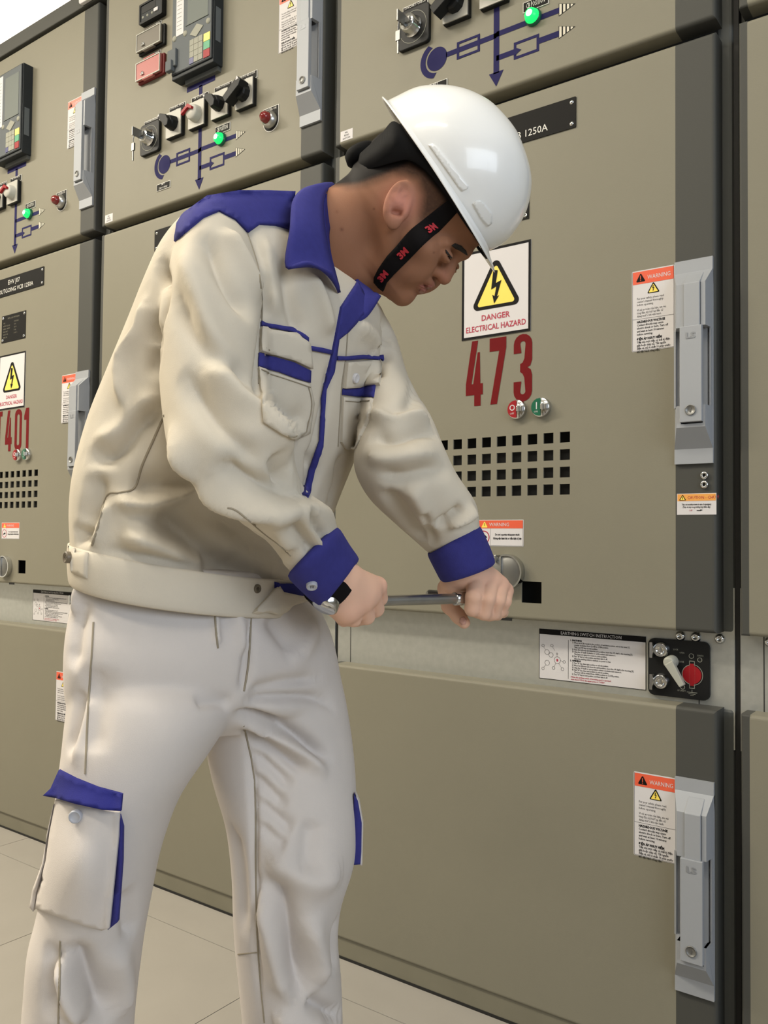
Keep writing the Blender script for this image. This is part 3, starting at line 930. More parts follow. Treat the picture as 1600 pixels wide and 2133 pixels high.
def steel_strip(parent, xl, xr, detail):
    """recessed galvanised strip with earthing switch panel and instruction sheet"""
    y = RECESS
    o = piece('steel_strip', 'ss%.3f%d' % (xl, detail), lambda: MB().box(xl, xr, y, y + 0.02, 0.62, 0.90), M['zinc'], parent)
    o['label'] = 'galvanised steel strip between the doors'

    for x in (-0.873, -0.081):
        piece('sheet_seam', 'ss_s', lambda: MB().box(-0.0008, 0.0008, y - 0.0004, y, 0.68, 0.84), M['gapblack'], o, (x, 0, 0))
    if detail < 1:
        return o
    for x in (-0.1135, -0.0862, -0.0450):
        q = s45(0, 0.8150)
        piece('cap_bolt', 'ss_b', lambda: MB().lathe([(0.0001, -0.0030), (0.0030, -0.0030), (0.0034, -0.0065), (0.0060, -0.0060), (0.0088, -0.0030), (0.0092, 0)], 0, 0, 20), M['chrome'], o, (x, y, q[1]))
    # instruction sheet
    (xa, za), (xb, zb) = s45(-0.370, 0.7135), s45(-0.1605, 0.809)
    w, h = xb - xa, zb - za
    s = piece('instruction_sheet', 'is', lambda: MB().box(0, w, -0.0008, 0, 0, h), M['white'], o, (xa, y, za))

    def frame():
        b = MB().ring([(0, 0), (w, 0), (w, h), (0, h)], [(0.0009, 0.0009), (w - 0.0009, 0.0009), (w - 0.0009, h - 0.0009), (0.0009, h - 0.0009)], -0.0011, -0.0006)
        b.box(0, w, -0.0012, -0.0006, h - 0.0105, h)
        b.box(0.0620, 0.0626, -0.0011, -0.0006, 0.0050, h - 0.018)
        return b
    # kept on the sheet itself: print of the sheet
    fr = put('instruction_frame', MESH.setdefault('is_f', frame().mesh('instruction_frame', M['black'])), o, (xa, y, za))

    def txt():
        b = MB()
        b.k = 1
        put_text(b, 'EARTHING SWITCH INSTRUCTION', w * 0.50, h - 0.0082, 0.0085, -0.0015, 'CENTER', sx=0.92, res=1)
        b.k = 0
        z = h - 0.0195
        L = [('1. EARTHING', 0.066, 1), ('1) When the VCB is under in the position of test/draw position, unlock the lever [1]', 0.070, 0), ('counter clockwise from CLOSE to OPEN position.', 0.0745, 0), ('Then, put "A" key on lock position.', 0.0745, 0),
             ('2) Open the lid/cover [2] show the pole position, insert the OP shaft in the inserting [3].', 0.070, 0), ('3) Using the OP shaft clockwise to earth position and remove it.', 0.070, 0), ('The lever [1] cannot be return to close position.', 0.0745, 0),
             ('4) Turn "B" key to lock position, and then take it off,', 0.070, 0), ('when the earthing switch is earthed, no power to bus.', 0.0745, 0),
             ('2. OPENING', 0.066, 1), ('1) Turn "B" key, then turn position to unlock position.', 0.070, 0), ('2) When the lid/cover [2] show the earth position, insert the OP shaft in the inserting [3].', 0.070, 0), ('3) Using the OP shaft to open position counter clockwise and remove it.', 0.070, 0),
             ('4) Turn "A" key, then turn position to unlock position.', 0.070, 0), ('The lever will be rotated from OPEN position to CLOSE position.', 0.0745, 0), ('5) Turn "A" key to lock position, and then take it off.', 0.070, 0)]
        for t, x, bo in L:
            put_text(b, t, x, z, 0.0043, -0.0011, sx=0.78 if not bo else 0.95, res=1, bold=0.00025 if bo else 0.00008)
            z -= 0.00435
        b.k = 2
        for t in ('- When the earthing switch of incoming panel is operated,', '  must check VCB in the upper power is "OPEN".'):
            put_text(b, t, 0.066, z - 0.001, 0.0043, -0.0011, sx=0.82, res=1, bold=0.00008)
            z -= 0.0045
        # line drawing of the locks
        b.k = 0
        for cx, cz, r in ((0.0170, 0.0530, 0.0052), (0.0255, 0.0480, 0.0048), (0.0175, 0.0320, 0.0052), (0.0390, 0.0390, 0.0070), (0.0085, 0.0650, 0.0030), (0.0275, 0.0665, 0.0030), (0.0085, 0.0200, 0.0030), (0.0310, 0.0230, 0.0032), (0.0500, 0.0225, 0.0032), (0.0535, 0.0370, 0.0028), (0.0385, 0.0515, 0.0018)):
            b.ring(circle(cx, cz, r, 14), circle(cx, cz, r - 0.0005, 14), -0.0011, -0.0007)
        for (ax, az), (bx, bz) in (((0.010, 0.0625), (0.014, 0.0575)), ((0.029, 0.064), (0.034, 0.057)), ((0.010, 0.0225), (0.015, 0.0275)), ((0.0325, 0.026), (0.036, 0.033)), ((0.048, 0.025), (0.042, 0.033)), ((0.046, 0.039), (0.0507, 0.037)), ((0.0385, 0.0497), (0.0388, 0.046))):
            d = Vector((bx - ax, bz - az)).normalized() * 0.00022
            b.flat([(ax - d.y, az + d.x), (ax + d.y, az - d.x), (bx + d.y, bz - d.x), (bx - d.y, bz + d.x)], -0.0011)
        b.k = 2
        b.flat([(0.036, 0.039), (0.039, 0.042), (0.042, 0.039), (0.0405, 0.039), (0.0405, 0.0365), (0.0375, 0.0365), (0.0375, 0.039)], -0.0011)
        return b
    put('instruction_print', MESH.setdefault('is_t', txt().mesh('instruction_print', [M['black'], M['white'], M['redtext']])), o, (xa, y, za))
    # earthing switch panel
    (xa, za), (xb, zb) = s45(-0.155, 0.708), s45(-0.049, 0.808)
    w, h = xb - xa, zb - za
    e = piece('earthing_panel', 'ep', lambda: MB().prism(rrect(0, w, 0, h, 0.011), -0.006, 0), M['blackp'], o, (xa, y, za))
    e['label'] = 'black rounded earthing switch panel'

    # everything on that panel is a sub-part of the strip
    def at(x, z): return (xa + x, y - 0.006, za + z)
    def lockm():
        b = MB().lathe([(0.0001, -0.006), (0.0060, -0.006), (0.0075, -0.008), (0.0120, -0.008), (0.0135, -0.005), (0.0150, 0)], 0, 0, 24)
        b.box(-0.0165, -0.0115, -0.016, 0, -0.0145, 0.0135)
        b.box(-0.0010, 0.0010, -0.0068, -0.006, -0.004, 0.004)
        return b
    for z in (0.0835, 0.0260):
        piece('key_lock', 'ep_l', lockm, M['chrome'], o, at(0.0245, z), bevel=0.001)

    def levm():
        b = MB().lathe([(0.0001, -0.022), (0.0085, -0.022), (0.0105, -0.018), (0.0115, 0)], 0, 0, 20)
        d = Vector((0.0265, -0.043)).normalized()
        n = Vector((-d.y, d.x))
        a0, a1 = -n * 0.0085 , n * 0.0085
        t = d * 0.046
        b.prism([(a0.x, a0.y), (t.x - n.x * 0.0050, t.y - n.y * 0.0050), (t.x + n.x * 0.0050, t.y + n.y * 0.0050), (a1.x, a1.y)], -0.0235, -0.013)
        return b
    piece('turn_lever', 'ep_v', levm, M['knobgrey'], o, at(0.0440, 0.0640), bevel=0.0015)
    piece('red_disc', 'ep_r', lambda: MB().flat(circle(0, 0, 0.0165, 32), -0.0006).flat([(-0.0035, -0.0195), (0.0035, -0.0195), (0.0035, 0.0195), (-0.0035, 0.0195)], -0.0005), M['red'], o, at(0.0790, 0.0435))

    def ringm():
        b = MB()
        g = [math.radians(q) for q in (72, -72)]
        b.ring(circle(0, 0, 0.0190, 24, math.radians(-74), math.radians(74)), circle(0, 0, 0.0182, 24, math.radians(-74), math.radians(74)), -0.0006, 0)
        b.ring(circle(0, 0, 0.0178, 24, math.radians(105), math.radians(255)), circle(0, 0, 0.0168, 24, math.radians(105), math.radians(255)), -0.0006, 0)
        for s in (1, -1):
            b.box(-0.0046, -0.0038, -0.0006, 0, s * 0.0205 - 0.0035, s * 0.0205 + 0.0035).box(0.0038, 0.0046, -0.0006, 0, s * 0.0205 - 0.0035, s * 0.0205 + 0.0035)
            b.box(-0.0046, 0.0046, -0.0006, 0, s * 0.0240 - 0.0005, s * 0.0240 + 0.0005)
        b.ring(circle(-0.001, 0.0330, 0.0045, 16), circle(-0.001, 0.0330, 0.0038, 16), -0.0006, 0)
        b.ring(circle(0.0135, 0.0275, 0.0042, 16), circle(0.0135, 0.0275, 0.0034, 16), -0.0006, 0)
        b.ring(circle(-0.0165, -0.0235, 0.0042, 16), circle(-0.0165, -0.0235, 0.0034, 16), -0.0006, 0)
        for t, x, z in (('LOCK', -0.033, 0.041), ('OPEN', -0.022, 0.036), ('CLOSE', -0.024, 0.020), ('LOCK', -0.034, -0.0080), ('EARTH', 0.0095, 0.0335), ('OP.SHAFT', -0.026, -0.0315)):
            put_text(b, t, x, z, 0.0042, -0.0006, sx=0.8, res=1)
        b.box(-0.0004, 0.0004, -0.0006, 0, -0.031, -0.0265).box(-0.0090, 0.0090, -0.0006, 0, -0.0318, -0.0310).box(-0.0060, 0.0060, -0.0006, 0, -0.0345, -0.0338).box(-0.0030, 0.0030, -0.0006, 0, -0.0370, -0.0364)
        return b
    piece('dial_marks', 'ep_m', ringm, M['keygrey'], o, at(0.0790, 0.0435))
    for hx, hz in ((0.0925, 0.0710), (0.0625, 0.0200)):
        piece('shaft_hole', 'ep_h', lambda: MB().lathe([(0.0001, -0.0002), (0.0034, -0.0002)], 0, 0, 14), M['dark'], o, at(hx, hz))
    return o


def cabinet(n, label):
    x = -W * n
    c = tag(empty('switchgear_cabinet', (x, 0, 0)), label, 'switchgear', 'switchgear cabinets in a row')
    piece('carcass', 'carcass', lambda: MB().box(-W - 0.011, -0.0205, RECESS + 0.02, 1.45, 0.0, 2.64), M['grey'], c)
    piece('dark_interior', 'inside', lambda: MB().box(-W + 0.002, -0.055, RECESS - 0.012, RECESS + 0.03, 0.84, 1.86).box(-W + 0.002, -0.045, RECESS - 0.004, RECESS + 0.022, 1.86, 1.91), M['dark'], c)
    for k, (za, zb) in enumerate(((0.02, 0.690), (0.822, 2.60))):
        piece('corner_post', 'post%d' % k, lambda: MB().box(-0.060, -0.0210, RECESS - 0.002, RECESS + 0.05, za, zb), M['post'], c, bevel=0.006)
    piece('dark_gap_fill', 'gapfill', lambda: MB().box(-0.0205, -0.0120, RECESS + 0.004, RECESS + 0.06, 0.0, 2.60), M['gapblack'], c)  # black fill standing in for the darkness between two cabinets
    piece('top_rail', 'rail', lambda: MB().box(-W - 0.006, -0.0125, -0.004, 0.4, 2.604, 2.652), M['grey'], c, bevel=0.003)
    p = piece('plinth', 'plinth', lambda: MB().box(-W - 0.008, -0.0125, 0.006, 0.60, 0.030, 0.0795), M['plinth'], c)
    piece('foot_shadow_line', 'fj', lambda: MB().box(-W - 0.008, -0.0125, 0.004, 0.010, 0.030, 0.0385), M['gapblack'], c)  # black strip standing in for the shadow line under the plinth
    for nm, z0, z1, holes in (('upper_door', 1.897, 2.596, ()), ('middle_door', 0.823, 1.872, tuple(MIDHOLES)), ('lower_door', 0.080, 0.692, ())):
        d = piece(nm, nm, lambda: door_piece(-0.886, -0.108, z0, z1, l=0, r=0, holes=holes), M['beige'], c)
        piece('edge_strip', nm + 'r', lambda: door_piece(-0.108, -0.0385, z0, z1, l=0), M['grey'], d)
        piece('edge_strip', nm + 'l', lambda: door_piece(-0.900, -0.886, z0, z1, r=0, rad=0.004), M['grey'], d)
        if nm == 'middle_door':
            def sl(): return MB().box(-0.459, -0.430, -0.0008, 0.001, 0.8195, 0.8250)
            piece('latch_slot', 'slot', sl, M['dark'], d)
    return c


cabs = [cabinet(-1, 'beige switchgear cabinet cut by the right picture edge, only its dark door edge in view'),
        cabinet(0, 'beige switchgear cabinet numbered 473 that the worker leans towards'),
        cabinet(1, 'beige switchgear cabinet standing directly behind the worker, between 473 and T401'),
        cabinet(2, 'beige switchgear cabinet numbered T401 with black EHV J07 plate')]
cD, cC, cB, cA = cabs
TAGS = (('m', ['CONTROL MODE', 'SW']), ('c', ['CB CONTROL', 'SW']), ('p', ['SYNC POSITION', 'SW']), ('a', ['AUTO RECLOSE', 'SW']))
# cabinet 473
small_warning(cC); danger_sign(cC); numerals(cC, '473'); on_off(cC); data_plate(cC)
name_plate(cC, [('V OUTGOING VCB 1250A', -0.468, 1.7840, 0.0200)])
warning_label(cC, -0.187, -0.1095, 1.325, 1.473)
warning_label(cC, -0.183, -0.1055, 0.4185, 0.569)
swing_handle(cC, 1.1155, 1.4745)
swing_handle(cC, 0.2060, 0.5710)
drive_cover(cC, True)
steel_strip(cC, -0.911, -0.0205, 2)
mimic(cC); lamp(cC)
selector(cC, -0.673, 'key', 'k2', ['SYNCHRO CHECK', 'SW'])
selector(cC, -0.563, 'pistol', 'a', ['AUTO RECLOSE', 'SW'])
selector(cC, -0.473, 'white', 'c', ['CB CONTROL', 'SW'])
tag_plate(cC, 'npt', -0.647, -0.590, 1.943, 1.962, ['NPT', '22R3:0.11/R3kV'])


for z in (1.095, 1.079):
    piece('cover_nut', 'nuts', lambda: MB().lathe([(0.0028, -0.002), (0.0034, -0.0055), (0.0066, -0.0045), (0.0070, 0)], 0, 0, 12), M['chrome'], cC, (-0.058, 0, z))


def caution(parent):
    x0, x1, z0, z1 = -0.1055, -0.0385, 1.027, 1.064
    w, h = x1 - x0, z1 - z0
    s = piece('caution_sticker', 'ca', lambda: MB().box(0, w, -0.0006, 0, 0, h), M['white'], parent, (x0, 0, z0))
    s['label'] = 'small caution sticker with amber header'
    piece('amber_header', 'ca_h', lambda: MB().box(0.001, w - 0.001, -0.0009, -0.0005, h - 0.0130, h - 0.001), M['amber'], s)

    def t():
        b = MB()
        put_text(b, 'Take out security screws in case of emergency', w / 2, 0.0165, 0.0044, -0.0009, 'CENTER', sx=0.60, res=1, bold=0.0001)
        put_text(b, '(Tháo vít này trong trường hợp khẩn cấp)', w / 2, 0.0118, 0.0044, -0.0009, 'CENTER', sx=0.62, res=1, bold=0.0001)
        b.flat(rtri(0.010, h - 0.0120, 0.0125, 0.0105, 0.0008), -0.0012)
        b.box(0.034, 0.041, -0.0009, -0.0006, 0.0065, 0.0078).flat([(0.040, 0.0062), (0.0445, 0.0082), (0.040, 0.0090)], -0.0009)
        b.k = 1
        b.flat(rtri(0.010, h - 0.0113, 0.0085, 0.0075, 0.0004), -0.0015)
        b.k = 0
        b.box(0.0095, 0.0105, -0.0018, -0.0015, h - 0.010, h - 0.0058)
        b.k = 2
        put_text(b, 'CAUTION - CHÚ Ý', 0.0180, h - 0.0098, 0.0075, -0.0012, sx=0.85, res=1)
        put_text(b, 'Off', 0.0205, 0.0058, 0.0046, -0.0009, res=1)
        return b
    piece('lettering', 'ca_t', t, [M['black'], M['yellow'], M['redtext']], s)


caution(cC)


def serial_tag(parent):
    s = piece('serial_sticker', 'st', lambda: MB().box(0, 0.036, -0.0005, 0, 0, 0.024), M['white'], parent, (-0.8835, 0, 1.904))

    def t():
        b = MB()
        for k, tx in enumerate(('MFG.', 'TESTED', '22kV/1250A')):
            put_text(b, tx, 0.018, 0.0165 - 0.0065 * k, 0.0056, -0.0008, 'CENTER', sx=0.8, res=1)
        return b
    piece('lettering', 'st_t', t, M['black'], s)


serial_tag(cC); serial_tag(cB)
# cabinet behind the worker
relay(cB); meter(cB)
fuse_box(cB, 2.3515, 'blackp', 'smoke', 'black terminal box with clear smoked cover')
fuse_box(cB, 2.2680, 'redcase', 'redcover', 'dark red terminal box with pink cover')
tag_plate(cB, 'vt', -0.690, -0.640, 2.4175, 2.4300, ['CT TERMINAL'])
tag_plate(cB, 'vt2', -0.690, -0.640, 2.3335, 2.3460, ['VT TERMINAL'])
selector(cB, -0.672, 'key', 'k1', ['SYNCHRONIZING', 'SW'])
selector(cB, -0.565, 'black', 'm', ['CONTROL MODE', 'SW'])
selector(cB, -0.473, 'white', 'c', ['CB CONTROL', 'SW'])
selector(cB, -0.383, 'black', 'p', ['SYNC POSITION', 'SW'])
selector(cB, -0.292, 'pistol', 'a', ['AUTO RECLOSE', 'SW'])
mimic(cB); lamp(cB); push_lamp(cB)
tag_plate(cB, 'npt', -0.647, -0.590, 1.943, 1.962, ['NPT', '22R3:0.11/R3kV'])
swing_handle(cB, 1.9720, 2.3310)
warning_label(cB, -0.187, -0.1095, 2.1815, 2.3295)
name_plate(cB, [])
steel_strip(cB, -0.911, -0.0205, 0)
swing_handle(cB, 1.1155, 1.4745)
# cabinet T401
relay(cA)
selector(cA, -0.563, 'black', 'm', ['CONTROL MODE', 'SW'])
selector(cA, -0.473, 'white', 'c', ['CB CONTROL', 'SW'])
mimic(cA, False); lamp(cA); push_lamp(cA)
swing_handle(cA, 1.9720, 2.3310)
swing_handle(cA, 1.1155, 1.4745)
warning_label(cA, -0.187, -0.1095, 2.1815, 2.3295)
warning_label(cA, -0.187, -0.1095, 1.325, 1.473)
warning_label(cA, -0.183, -0.1055, 0.4185, 0.569)
name_plate(cA, [('EHV J07', -0.470, 1.8095, 0.0215), ('V OUTGOING VCB 1250A', -0.468, 1.7840, 0.0200)])
data_plate(cA); danger_sign(cA); numerals(cA, 'T401'); on_off(cA); small_warning(cA)
drive_cover(cA, False)
steel_strip(cA, -0.911, -0.0205, 1)
MB().ring(rrect(-0.118, -0.055, 2.606, 2.668, 0.010), rrect(-0.106, -0.067, 2.620, 2.656, 0.006), -0.016, -0.0045).build('lifting_bracket', M['white'], cA, bevel=0.002)
# right-hand neighbour
steel_strip(cD, -0.911, -0.0205, 0)
piece('cap_bolt', 'ss_b', lambda: MB().lathe([(0.0001, -0.0030), (0.0030, -0.0030), (0.0034, -0.0065), (0.0060, -0.0060), (0.0088, -0.0030), (0.0092, 0)], 0, 0, 20), M['chrome'], cD, (-0.8630, RECESS, 0.8110))

# ------------------------------------------------------------------ the worker: sculpting tools


def V3(p): return np.array(p[:], dtype=np.float64)


def catmull(rows, sub):
    rows = np.array(rows, float)
    out = []
    n = len(rows)
    for i in range(n - 1):
        p0, p1, p2, p3 = rows[max(i - 1, 0)], rows[i], rows[i + 1], rows[min(i + 2, n - 1)]
        for k in range(sub):
            t = k / sub
            out.append(0.5 * ((2 * p1) + (-p0 + p2) * t + (2 * p0 - 5 * p1 + 4 * p2 - p3) * t * t + (-p0 + 3 * p1 - 3 * p2 + p3) * t ** 3))
    out.append(rows[-1])
    return np.array(out)


def loft(mb, rows, sub=4, n=44, p=2.0, cap=True):
    """closed sleeve through sections (left u,v  right u,v  left distance, right distance, half depth)"""
    rows = catmull(rows, sub)
    vs = []
    for r in rows:
        L, R = P(r[0], r[1], r[4]), P(r[2], r[3], r[5])
        c, h = (L + R) / 2, (R - L) / 2
        for k in range(n):
            a = 2 * math.pi * k / n
            ca, sa = math.cos(a), math.sin(a)
            e = 2.0 / p
            x = math.copysign(abs(ca) ** e, ca)
            y = math.copysign(abs(sa) ** e, sa)
            vs.append(c + h * x + FW * (r[6] * y))
    m = len(rows)
    fs = [(i * n + k, i * n + (k + 1) % n, (i + 1) * n + (k + 1) % n, (i + 1) * n + k) for i in range(m - 1) for k in range(n)]
    if cap:
        for i0, flip in ((0, True), (m - 1, False)):
            c = sum((vs[i0 * n + k] for k in range(n)), Vector()) / n
            vs.append(c)
            ci = len(vs) - 1
            fs += [((i0 * n + k, i0 * n + (k + 1) % n, ci)[::-1] if flip else (i0 * n + k, i0 * n + (k + 1) % n, ci)) for k in range(n)]
    # outward check
    mb.add(vs, fs, True)


def remesh(mb, voxel, smooth_iter):
    me = mb.mesh('tmp', M['blue'])
    bm = bmesh.new()
    bm.from_mesh(me)
    bmesh.ops.recalc_face_normals(bm, faces=bm.faces)
    bm.to_mesh(me)
    bm.free()
    o = bpy.data.objects.new('tmp', me)
    COL.objects.link(o)
    r = o.modifiers.new('r', 'REMESH')
    r.mode = 'VOXEL'
    r.voxel_size = voxel
    if smooth_iter:
        s = o.modifiers.new('s', 'SMOOTH')
        s.factor = 0.5
        s.iterations = smooth_iter
    dg = bpy.context.evaluated_depsgraph_get()
    out = bpy.data.meshes.new_from_object(o.evaluated_get(dg))
    bpy.data.objects.remove(o)
    return out


def arrays(me):
    n = len(me.vertices)
    co = np.empty(n * 3, np.float32)
    me.vertices.foreach_get('co', co)
    no = np.empty(n * 3, np.float32)
    me.vertices.foreach_get('normal', no)
    return co.reshape(-1, 3), no.reshape(-1, 3)


def bvh_of(me):
    return BVHTree.FromPolygons([v.co for v in me.vertices], [tuple(p.vertices) for p in me.polygons])


def cast(bvh, u, v):
    return bvh.ray_cast(CAM, ray(u, v))


def resample(pts, step):
    pts = [np.array(p, float) for p in pts]
    out = [pts[0]]
    for a, b in zip(pts[:-1], pts[1:]):
        k = max(1, int(np.linalg.norm(b - a) / step))
        out += [a + (b - a) * (i + 1) / k for i in range(k)]
    return np.array(out)


def smooth_line(pts, sub=6):
    return catmull(pts, sub) if len(pts) > 2 else np.array(pts, float)


def folds(me, lines):
    """press creases and raise ridges along drawn lines: (points, width m, height m, sharp side)"""
    bvh = bvh_of(me)
    co, no = arrays(me)
    disp = np.zeros(len(co), np.float32)
    for ln in lines:
        pts, wid, amp = ln[0], ln[1] * 0.9, ln[2]
        skew = ln[3] if len(ln) > 3 else 0.0
        s = resample(smooth_line(pts), 5)
        hits, tg = [], []
        for i, (u, v) in enumerate(s):
            h = cast(bvh, u, v)
            if h[0] is not None:
                hits.append(h[0][:])
                tg.append(i / max(1, len(s) - 1))
        if len(hits) < 2: continue
        H = np.array(hits, np.float32)
        T = np.array(tg, np.float32)
        taper = np.clip(np.minimum(T, 1 - T) / 0.25, 0, 1)
        taper = taper * taper * (3 - 2 * taper)
        if len(ln) > 4:   # open ended at the start
            taper = np.clip((1 - T) / 0.3, 0, 1)
        lo, hi = H.min(0) - wid * 3, H.max(0) + wid * 3
        sel = np.where(((co > lo) & (co < hi)).all(1))[0]
        if not len(sel): continue
        best = np.zeros(len(sel), np.float32)
        bd = np.full(len(sel), 9.0, np.float32)
        bi = np.zeros(len(sel), np.int32)
        C = co[sel]
        for i in range(len(H)):
            d2 = ((C - H[i]) ** 2).sum(1)
            m_ = d2 < bd
            bd[m_] = d2[m_]
            bi[m_] = i
        g = np.exp(-bd / (wid * wid))
        if skew:
            j = np.clip(bi, 0, len(H) - 2)
            tan = H[j + 1] - H[j]
            side = np.cross(tan, no[sel])
            side /= np.linalg.norm(side, axis=1, keepdims=True) + 1e-9
            sd = ((C - H[bi]) * side).sum(1) / wid
            g = g * (1 + skew * np.tanh(sd * 1.5))
        disp[sel] += 1.7 * amp * g * taper[bi]
    co = co + no * disp[:, None]
    me.vertices.foreach_set('co', co.ravel())
    me.update()
    return me


def relax(me, it):
    o = bpy.data.objects.new('tmp', me)
    COL.objects.link(o)
    s = o.modifiers.new('s', 'SMOOTH')
    s.factor = 0.5
    s.iterations = it
    out = bpy.data.meshes.new_from_object(o.evaluated_get(bpy.context.evaluated_depsgraph_get()))
    bpy.data.objects.remove(o)
    return out


def smooth_all(me):
    me.polygons.foreach_set('use_smooth', [True] * len(me.polygons))


def skin_patch(name, poly, bvh, off, thick, mt, parent, step=9, fallback=None, curve=True, lift=None, soft=True):
    """a piece of cloth laid on the surface below, with its own thickness"""
    poly = [np.array(p, float) for p in poly]
    loop = resample(list(poly) + [poly[0]], step)[:-1]
    n = len(loop)
    # signed inside test for interior grid
    xs, ys = loop[:, 0], loop[:, 1]
    pts = [Vector((float(a), float(b))) for a, b in loop]

    def inside(x, y):
        c = False
        j = n - 1
        for i in range(n):
            if (ys[i] > y) != (ys[j] > y) and x < (xs[j] - xs[i]) * (y - ys[i]) / (ys[j] - ys[i]) + xs[i]: c = not c
            j = i
        return c
    gx = np.arange(xs.min() + step / 2, xs.max(), step)
    gy = np.arange(ys.min() + step / 2, ys.max(), step)
    for x in gx:
        for y in gy:
            if inside(x, y) and ((xs - x) ** 2 + (ys - y) ** 2).min() > (step * 0.55) ** 2:
                pts.append(Vector((float(x), float(y))))
    vco, _, fc, _, _, _ = delaunay_2d_cdt(pts, [(i, (i + 1) % n) for i in range(n)], [list(range(n))], 1, 1e-4)
    hits = []
    for q in vco:
        h = cast(bvh, q.x, q.y)
        hits.append((h[0], h[1]) if h[0] is not None else None)
    good = [(q, h) for q, h in zip(vco, hits) if h]
    if not good and fallback is None: return None
    front, back = [], []
    for q, h in zip(vco, hits):
        if fallback is not None:
            pt = P(q.x, q.y, fallback(q.x, q.y))
            no = -FW
        elif h:
            pt, no = h
            if no.dot(ray(q.x, q.y)) > 0: no = -no
        else:
            g = min(good, key=lambda z: (z[0] - q).length_squared)
            d = (g[1][0] - CAM).dot(FW)
            pt, no = P(q.x, q.y, d), -ray(q.x, q.y)
        if no.dot(-ray(q.x, q.y)) < 0.3: no = (no - ray(q.x, q.y)).normalized()
        o_ = off + (lift(q.x, q.y) if lift else 0)
        front.append(pt + no * (o_ + thick))
        back.append(pt + no * (off - 0.004 if fallback is None else o_))
    k = len(front)
    mb = MB()
    fs = []
    cnt = {}
    for f in fc:
        f = tuple(f)
        a, b, c = (vco[i] for i in f[:3])
        if (b - a).cross(c - a) > 0: f = f[::-1]
        fs.append(f)
        for i in range(len(f)):
            e = (f[i], f[(i + 1) % len(f)])
            cnt[e] = 1
    rim = [e for e in cnt if (e[1], e[0]) not in cnt]
    mb.add(front, fs, soft)
    n0 = len(mb.v)
    mb.v += [tuple(v) for v in back]
    mb.f += [tuple(i + n0 for i in f[::-1]) for f in fs]
    mb.mi += [0] * len(fs)
    mb.sm += [soft] * len(fs)
    mb.f += [(b, a, a + n0, b + n0) for a, b in rim]
    mb.mi += [0] * len(rim)
    mb.sm += [False] * len(rim)
    return mb.build(name, mt, parent)


def seam(name, pts, bvh, rad, mt, parent, off=0.0):
    s = resample(smooth_line(pts), 8)
    q = []
    for u, v in s:
        h = cast(bvh, u, v)
        if h[0] is not None: q.append(h[0] + h[1] * off)
    if len(q) < 2: return None
    return MB().tube(q, rad, 6).build(name, mt, parent)


def ribbon(name, A, B, mt, parent, thick=0.003, sub=5, across=6, bulge=0.0):
    """sheet between two edge lines given as (u, v, distance)"""
    A = catmull(A, sub)
    B = catmull(B, sub)
    n = len(A)
    vs = []
    for i in range(n):
        a, b = P(*A[i]), P(*B[i])
        for k in range(across + 1):
            t = k / across
            vs.append(a.lerp(b, t) - FW * (bulge * math.sin(math.pi * t)))
    w = across + 1
    fs = [(i * w + k, i * w + k + 1, (i + 1) * w + k + 1, (i + 1) * w + k) for i in range(n - 1) for k in range(across)]
    mb = MB().add(vs, fs, True)
    o = mb.build(name, mt, parent)
    s = o.modifiers.new('thick', 'SOLIDIFY')
    s.thickness = thick
    s.offset = 0
    return o


def disc(name, u, v, bvh, r, h, mt, parent, holes=0, lift=0.0):
    q = cast(bvh, u, v)
    if q[0] is None: return None
    no = q[1] if q[1].dot(ray(u, v)) < 0 else -q[1]
    q = (q[0] + no * lift, no)
    z = no.normalized()
    x = z.orthogonal().normalized()
    y = z.cross(x)
    mb = MB()
    mb.lathe([(0.0001, -h * 0.75), (r * 0.62, -h * 0.75), (r * 0.75, -h), (r * 0.92, -h), (r, -h * 0.6), (r, 0.002)], 0, 0, 22)
    mats = [mt]
    if holes:
        mats = [mt, M['black']]
        mb.k = 1
        for i in range(4):
            a = math.pi / 4 + i * math.pi / 2
            mb.flat(circle(r * 0.26 * math.cos(a), r * 0.26 * math.sin(a), r * 0.13, 8), -h * 0.78)
    # lathe axis is -y in local space -> surface normal
    vs = []
    for (a, b, c) in mb.v:
        vs.append(tuple(q[0] + x * a + y * c + z * (-b)))
    mb.v = vs
    o = mb.build(name, mats, parent)
    return o


# ---- implicit surfaces
def smin(a, b, k):
    h = np.maximum(k - np.abs(a - b), 0) / k
    return np.minimum(a, b) - h * h * k * 0.25


